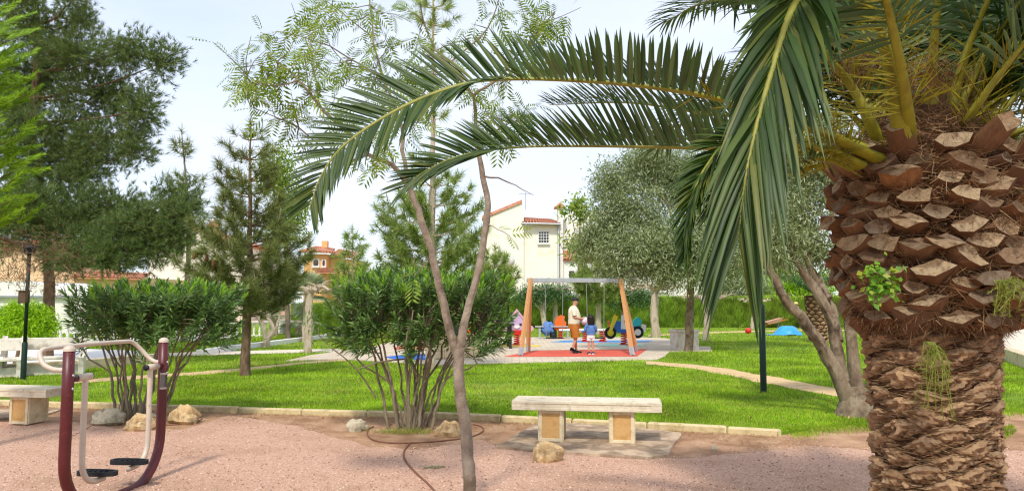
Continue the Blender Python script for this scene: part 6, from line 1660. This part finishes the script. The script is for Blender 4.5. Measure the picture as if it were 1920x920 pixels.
def hand(V, E, wi, wrist, d, s, sc=1.0, curl=.5):
    """palm and five fingers added to a skeleton: d = along the hand, s = towards the thumb"""
    d, s = nrm(d), nrm(s); n = np.cross(d, s); k = len(V); V.append((*(wrist + d * .07 * sc), .026 * sc)); E.append((wi, k))
    for q, (off, L) in enumerate(((.028, .075), (.010, .085), (-.010, .078), (-.028, .06))):
        b = wrist + d * .10 * sc + s * off * sc; t1 = b + d * L * .5 * sc; t2 = t1 + nrm(d * (1 - curl) - n * curl) * L * .5 * sc
        i0 = len(V); V.append((*b, .0095 * sc)); V.append((*t1, .0088 * sc)); V.append((*t2, .007 * sc)); E += [(k, i0), (i0, i0 + 1), (i0 + 1, i0 + 2)]
    b = wrist + d * .045 * sc + s * .038 * sc; t1 = b + nrm(d + s * .6) * .045 * sc; i0 = len(V); V.append((*b, .011 * sc)); V.append((*t1, .009 * sc)); E += [(k, i0), (i0, i0 + 1)]
def A3(*a): return np.array(a, float)

# ---- the man: profile to the right, arms bent, holding a ball; standing on the red mat
FZ = .06
mp = G(1076, 661.5, FZ); man = thing('person', 'man in dark cap, pale t-shirt and ochre shorts holding a small ball', 'person', (0, 0, 0))
V, E = [], []
def vv(x, y, z, r): V.append((x, y, z, r)); return len(V) - 1
pel = vv(0, 0, .96, .13); sp = vv(.01, 0, 1.12, .125); chs = vv(.0, 0, 1.34, .135); nk = vv(.015, 0, 1.50, .058); hb_ = vv(.05, 0, 1.58, .075); hm = vv(.06, 0, 1.665, .098); ht = vv(.055, 0, 1.745, .07)
E += [(pel, sp), (sp, chs), (chs, nk), (nk, hb_), (hb_, hm), (hm, ht)]
for sy, fx in ((-1, .02), (1, .0)):
    s_ = vv(-.01, sy * .17, 1.41, .065); e_ = vv(.02, sy * .235, 1.14, .045); w_ = np.array([.27, sy * .10, 1.10 if sy < 0 else 1.02]); wi = vv(*w_, .030); E += [(chs, s_), (s_, e_), (e_, wi)]
    hand(V, E, wi, w_, A3(.9, -sy * .3, .1 if sy < 0 else .05), A3(0.1, -sy * .2, 1), 1.0, .55)
    h_ = vv(0, sy * .095, .90, .10)
    if sy < 0: kn, an, to = (.07, -.10, .50, .062), (-.06, -.10, .115, .042), (.04, -.10, .05, .035)
    else: kn, an, to = (.05, .10, .50, .062), (.08, .10, .10, .042), (.20, .10, .045, .035)
    a, b, c = vv(*kn), vv(*an), vv(*to); E += [(pel, h_), (h_, a), (a, b), (b, c)]
body = skin_body(man, V, E)
m_tee = M('pale_tshirt', ['#d6d0b6', '#dfdac2'], 4, .9, .2, 30); m_short = M('ochre_shorts', ['#a8692a', '#b87834'], 4, .9, .25, 30); m_shoe = M('black_shoe', ['#16171a', '#22242a'], 8, .6)
mb = MB(); rings(mb, [((.0, 0, .92), .185, .195), ((.02, 0, 1.0), .205, .205), ((.035, 0, 1.1), .21, .21), ((.02, 0, 1.25), .195, .21), ((.0, 0, 1.38), .17, .21), ((-.005, 0, 1.45), .13, .175), ((.0, 0, 1.50), .085, .10), ((.012, 0, 1.515), .068, .07)], 20); shirt = mb.build('t_shirt', m_tee, man, smooth=True)
for sy in (-1, 1): mb = MB(); tube(mb, spline([(-.008, sy * .13, 1.42), (-.005, sy * .20, 1.34), (.01, sy * .232, 1.20)], 6), [.085, .082, .08, .076, .072, .07], 12, cap=False); mb.build('sleeve', m_tee, shirt, smooth=True)
mb = MB(); rings(mb, [((.0, 0, .78), .185, .20), ((.0, 0, .9), .19, .20), ((.0, 0, 1.0), .175, .19)], 20); sh = mb.build('shorts', m_short, man, smooth=True)
for sy, kx in ((-1, .068), (1, .045)): mb = MB(); tube(mb, spline([(0, sy * .09, .92), (kx * .5, sy * .098, .72), (kx, sy * .1, .50)], 7), np.linspace(.14, .125, 7), 12, cap=False); mb.build('shorts_leg', m_short, sh, smooth=True)
shoe(man, A3(-.08, -.10, .0), -.1, .28, .42, m_shoe, m_wh); shoe(man, A3(.07, .10, 0), .05, .28, 0.0, m_shoe, m_black)
head(man, A3(.06, 0, 1.655), .235, 0)
mb = MB(); ball(mb, (.05, 0, 1.695), (.122, .105, .095), 16, 10, flat=-.01); cp = mb.build('cap', m_black, man, smooth=True)
mb = MB(); extrude(mb, [(.13, -.07, 1.69), (.21, -.055, 1.675), (.245, 0, 1.672), (.21, .055, 1.675), (.13, .07, 1.69)], (0, 0, .012)); mb.build('peak', m_black, cp)
man.location = tuple(mp); ks = (104 * mp[1] / F_PX) / 1.80; man.scale = (ks,) * 3
mb = MB(); ball(mb, (0, 0, 0), .125, 18, 12); bl = mb.build('toy_ball', M('pink_white_ball', ['#c79ac4', '#e8e0e6', '#d9c4da'], 5, .4, pos=[.4, .5, .6]), smooth=True); bl.location = tuple(mp + A3(.36, 0, 1.03) * ks); tag(bl, 'pink and white ball in the hands of the man', 'ball')

# ---- the girl seen from behind
gp_ = G(1108, 663.5, FZ); girl = thing('person', 'girl with long dark hair in blue denim jacket and white shorts', 'person', (0, 0, 0)); V, E = [], []
pel = vv(0, 0, .60, .085); sp = vv(0, 0, .72, .08); chs = vv(0, 0, .86, .085); nk = vv(0, .0, .97, .04); hb_ = vv(0, .01, 1.03, .06); hm = vv(0, .01, 1.11, .082); ht = vv(0, .01, 1.185, .06); E += [(pel, sp), (sp, chs), (chs, nk), (nk, hb_), (hb_, hm), (hm, ht)]
for sx in (-1, 1):
    s_ = vv(sx * .11, 0, .91, .04); e_ = vv(sx * .17, .03, .73, .03); w_ = A3(sx * .15 if sx > 0 else -.26, .12, .68); wi = vv(*w_, .02); E += [(chs, s_), (s_, e_), (e_, wi)]; hand(V, E, wi, w_, A3(-.6 if sx < 0 else -.2, .8, -.1), A3(0, .1, 1), .68, .4)
    h_ = vv(sx * .055, 0, .56, .065); a, b, c = vv(sx * .06, .01, .33, .042), vv(sx * .062, 0, .08, .028), vv(sx * .07, .10, .03, .024); E += [(pel, h_), (h_, a), (a, b), (b, c)]
skin_body(girl, V, E)
m_wsh = M('white_shorts', ['#d8d4d0', '#e2dedb'], 5, .9, .2, 30); m_nav = M('navy_shoe', ['#1c2236', '#2a3250'], 8, .7)
mb = MB(); rings(mb, [((0, 0, .60), .135, .105), ((0, 0, .64), .145, .11), ((0, 0, .76), .135, .105), ((0, 0, .86), .135, .10), ((0, 0, .92), .11, .085), ((0, 0, .965), .06, .055)], 18); jk = mb.build('denim_jacket', m_denim, girl, smooth=True)
for sx in (-1, 1):
    e2_ = (sx * .155 if sx > 0 else -.235, .10, .69); mb = MB(); tube(mb, spline([(sx * .085, 0, .925), (sx * .15, .012, .84), (sx * .178, .03, .73), e2_], 9), np.linspace(.058, .036, 9), 10, cap=False); mb.build('sleeve', m_denim, jk, smooth=True)
mb = MB(); rings(mb, [((0, 0, .50), .12, .095), ((0, 0, .56), .128, .10), ((0, 0, .63), .12, .095)], 16); sh = mb.build('shorts', m_wsh, girl, smooth=True)
for sx in (-1, 1): mb = MB(); tube(mb, [(sx * .058, 0, .57), (sx * .062, .005, .42)], [.072, .072], 12, cap=False); mb.build('shorts_leg', m_wsh, sh, smooth=True); shoe(girl, A3(sx * .065, -.02, 0), 1.45 - sx * .1, .19, 0, m_nav, m_wh)
mb = MB(); ball(mb, (0, -.008, 1.115), (.112, .112, .115), 16, 12, .03, 6, 1); rings(mb, [((0, -.03, 1.14), .112, .095), ((0, -.04, 1.05), .118, .085), ((0, -.05, .96), .115, .06), ((0, -.06, .90), .09, .03)], 16); mb.build('hair', m_hair, girl, smooth=True)
head(girl, A3(0, .01, 1.10), .19, PI / 2)
girl.location = tuple(gp_); ks = (73.5 * gp_[1] / F_PX) / 1.235; girl.scale = (ks,) * 3; girl.rotation_euler = (0, 0, .15)

# ---- the gardener far off, stooping
wp = G(1502, 614, .03); gd = thing('person', 'gardener in straw hat and jeans stooping by the hedge at the right', 'person', (0, 0, 0)); V, E = [], []
pel = vv(0, 0, .92, .13); sp = vv(-.06, 0, 1.10, .12); chs = vv(-.15, 0, 1.29, .13); nk = vv(-.21, 0, 1.43, .055); hb_ = vv(-.26, 0, 1.49, .07); hm = vv(-.30, 0, 1.56, .095); ht = vv(-.31, 0, 1.64, .07); E += [(pel, sp), (sp, chs), (chs, nk), (nk, hb_), (hb_, hm), (hm, ht)]
for sy in (-1, 1):
    s_ = vv(-.16, sy * .17, 1.35, .06); e_ = vv(-.2, sy * .23, 1.08, .045); w_ = A3(-.42, sy * .14, .95); wi = vv(*w_, .03); E += [(chs, s_), (s_, e_), (e_, wi)]; hand(V, E, wi, w_, A3(-1, 0, -.2), A3(0, -sy, .3), 1, .5)
    h_ = vv(0, sy * .095, .86, .10); a, b, c = vv(-.05 + sy * .06, sy * .11, .48, .065), vv(.06 + sy * .1, sy * .11, .1, .045), vv(-.06 + sy * .1, sy * .11, .045, .035); E += [(pel, h_), (h_, a), (a, b), (b, c)]
skin_body(gd, V, E)
m_top = M('dark_work_top', ['#2c3436', '#3a4446'], 6, .9); m_jean = M('blue_jeans', ['#3f6496', '#5479ab'], 6, .9, .2, 40); m_straw = M('straw_hat', ['#c7ac6c', '#d6be82'], 20, .9, .4, 60)
mb = MB(); rings(mb, [((.0, 0, .92), .15, .18), ((-.06, 0, 1.1), .155, .19), ((-.14, 0, 1.28), .15, .2), ((-.18, 0, 1.38), .11, .16), ((-.2, 0, 1.43), .07, .08)], 18); tp = mb.build('work_top', m_top, gd, smooth=True)
for sy in (-1, 1):
    mb = MB(); tube(mb, spline([(-.15, sy * .13, 1.36), (-.2, sy * .225, 1.1), (-.38, sy * .15, .97)], 9), np.linspace(.08, .05, 9), 10, cap=False); mb.build('sleeve', m_top, tp, smooth=True)
mb = MB(); rings(mb, [((0, 0, .76), .14, .18), ((0, 0, .88), .155, .19), ((0, 0, .97), .145, .18)], 18); jn = mb.build('jeans', m_jean, gd, smooth=True)
for sy in (-1, 1):
    mb = MB(); tube(mb, spline([(0, sy * .09, .88), (-.05 + sy * .06, sy * .11, .48), (.06 + sy * .1, sy * .11, .08)], 9), np.linspace(.11, .07, 9), 10, cap=False); mb.build('jeans_leg', m_jean, jn, smooth=True); shoe(gd, A3(.06 + sy * .1, sy * .11, 0), PI, .27, 0, m_shoe, m_black)
head(gd, A3(-.30, 0, 1.56), .23, PI)
mb = MB(); lathe(mb, [(.23, 1.60), (.235, 1.605), (.125, 1.635), (.115, 1.71), (.09, 1.74), (0, 1.745)], (-.30, 0, 0), 20); mb.build('hat', m_straw, gd, smooth=True)
gd.location = tuple(wp); ks = (48 * wp[1] / F_PX) / 1.74; gd.scale = (ks,) * 3
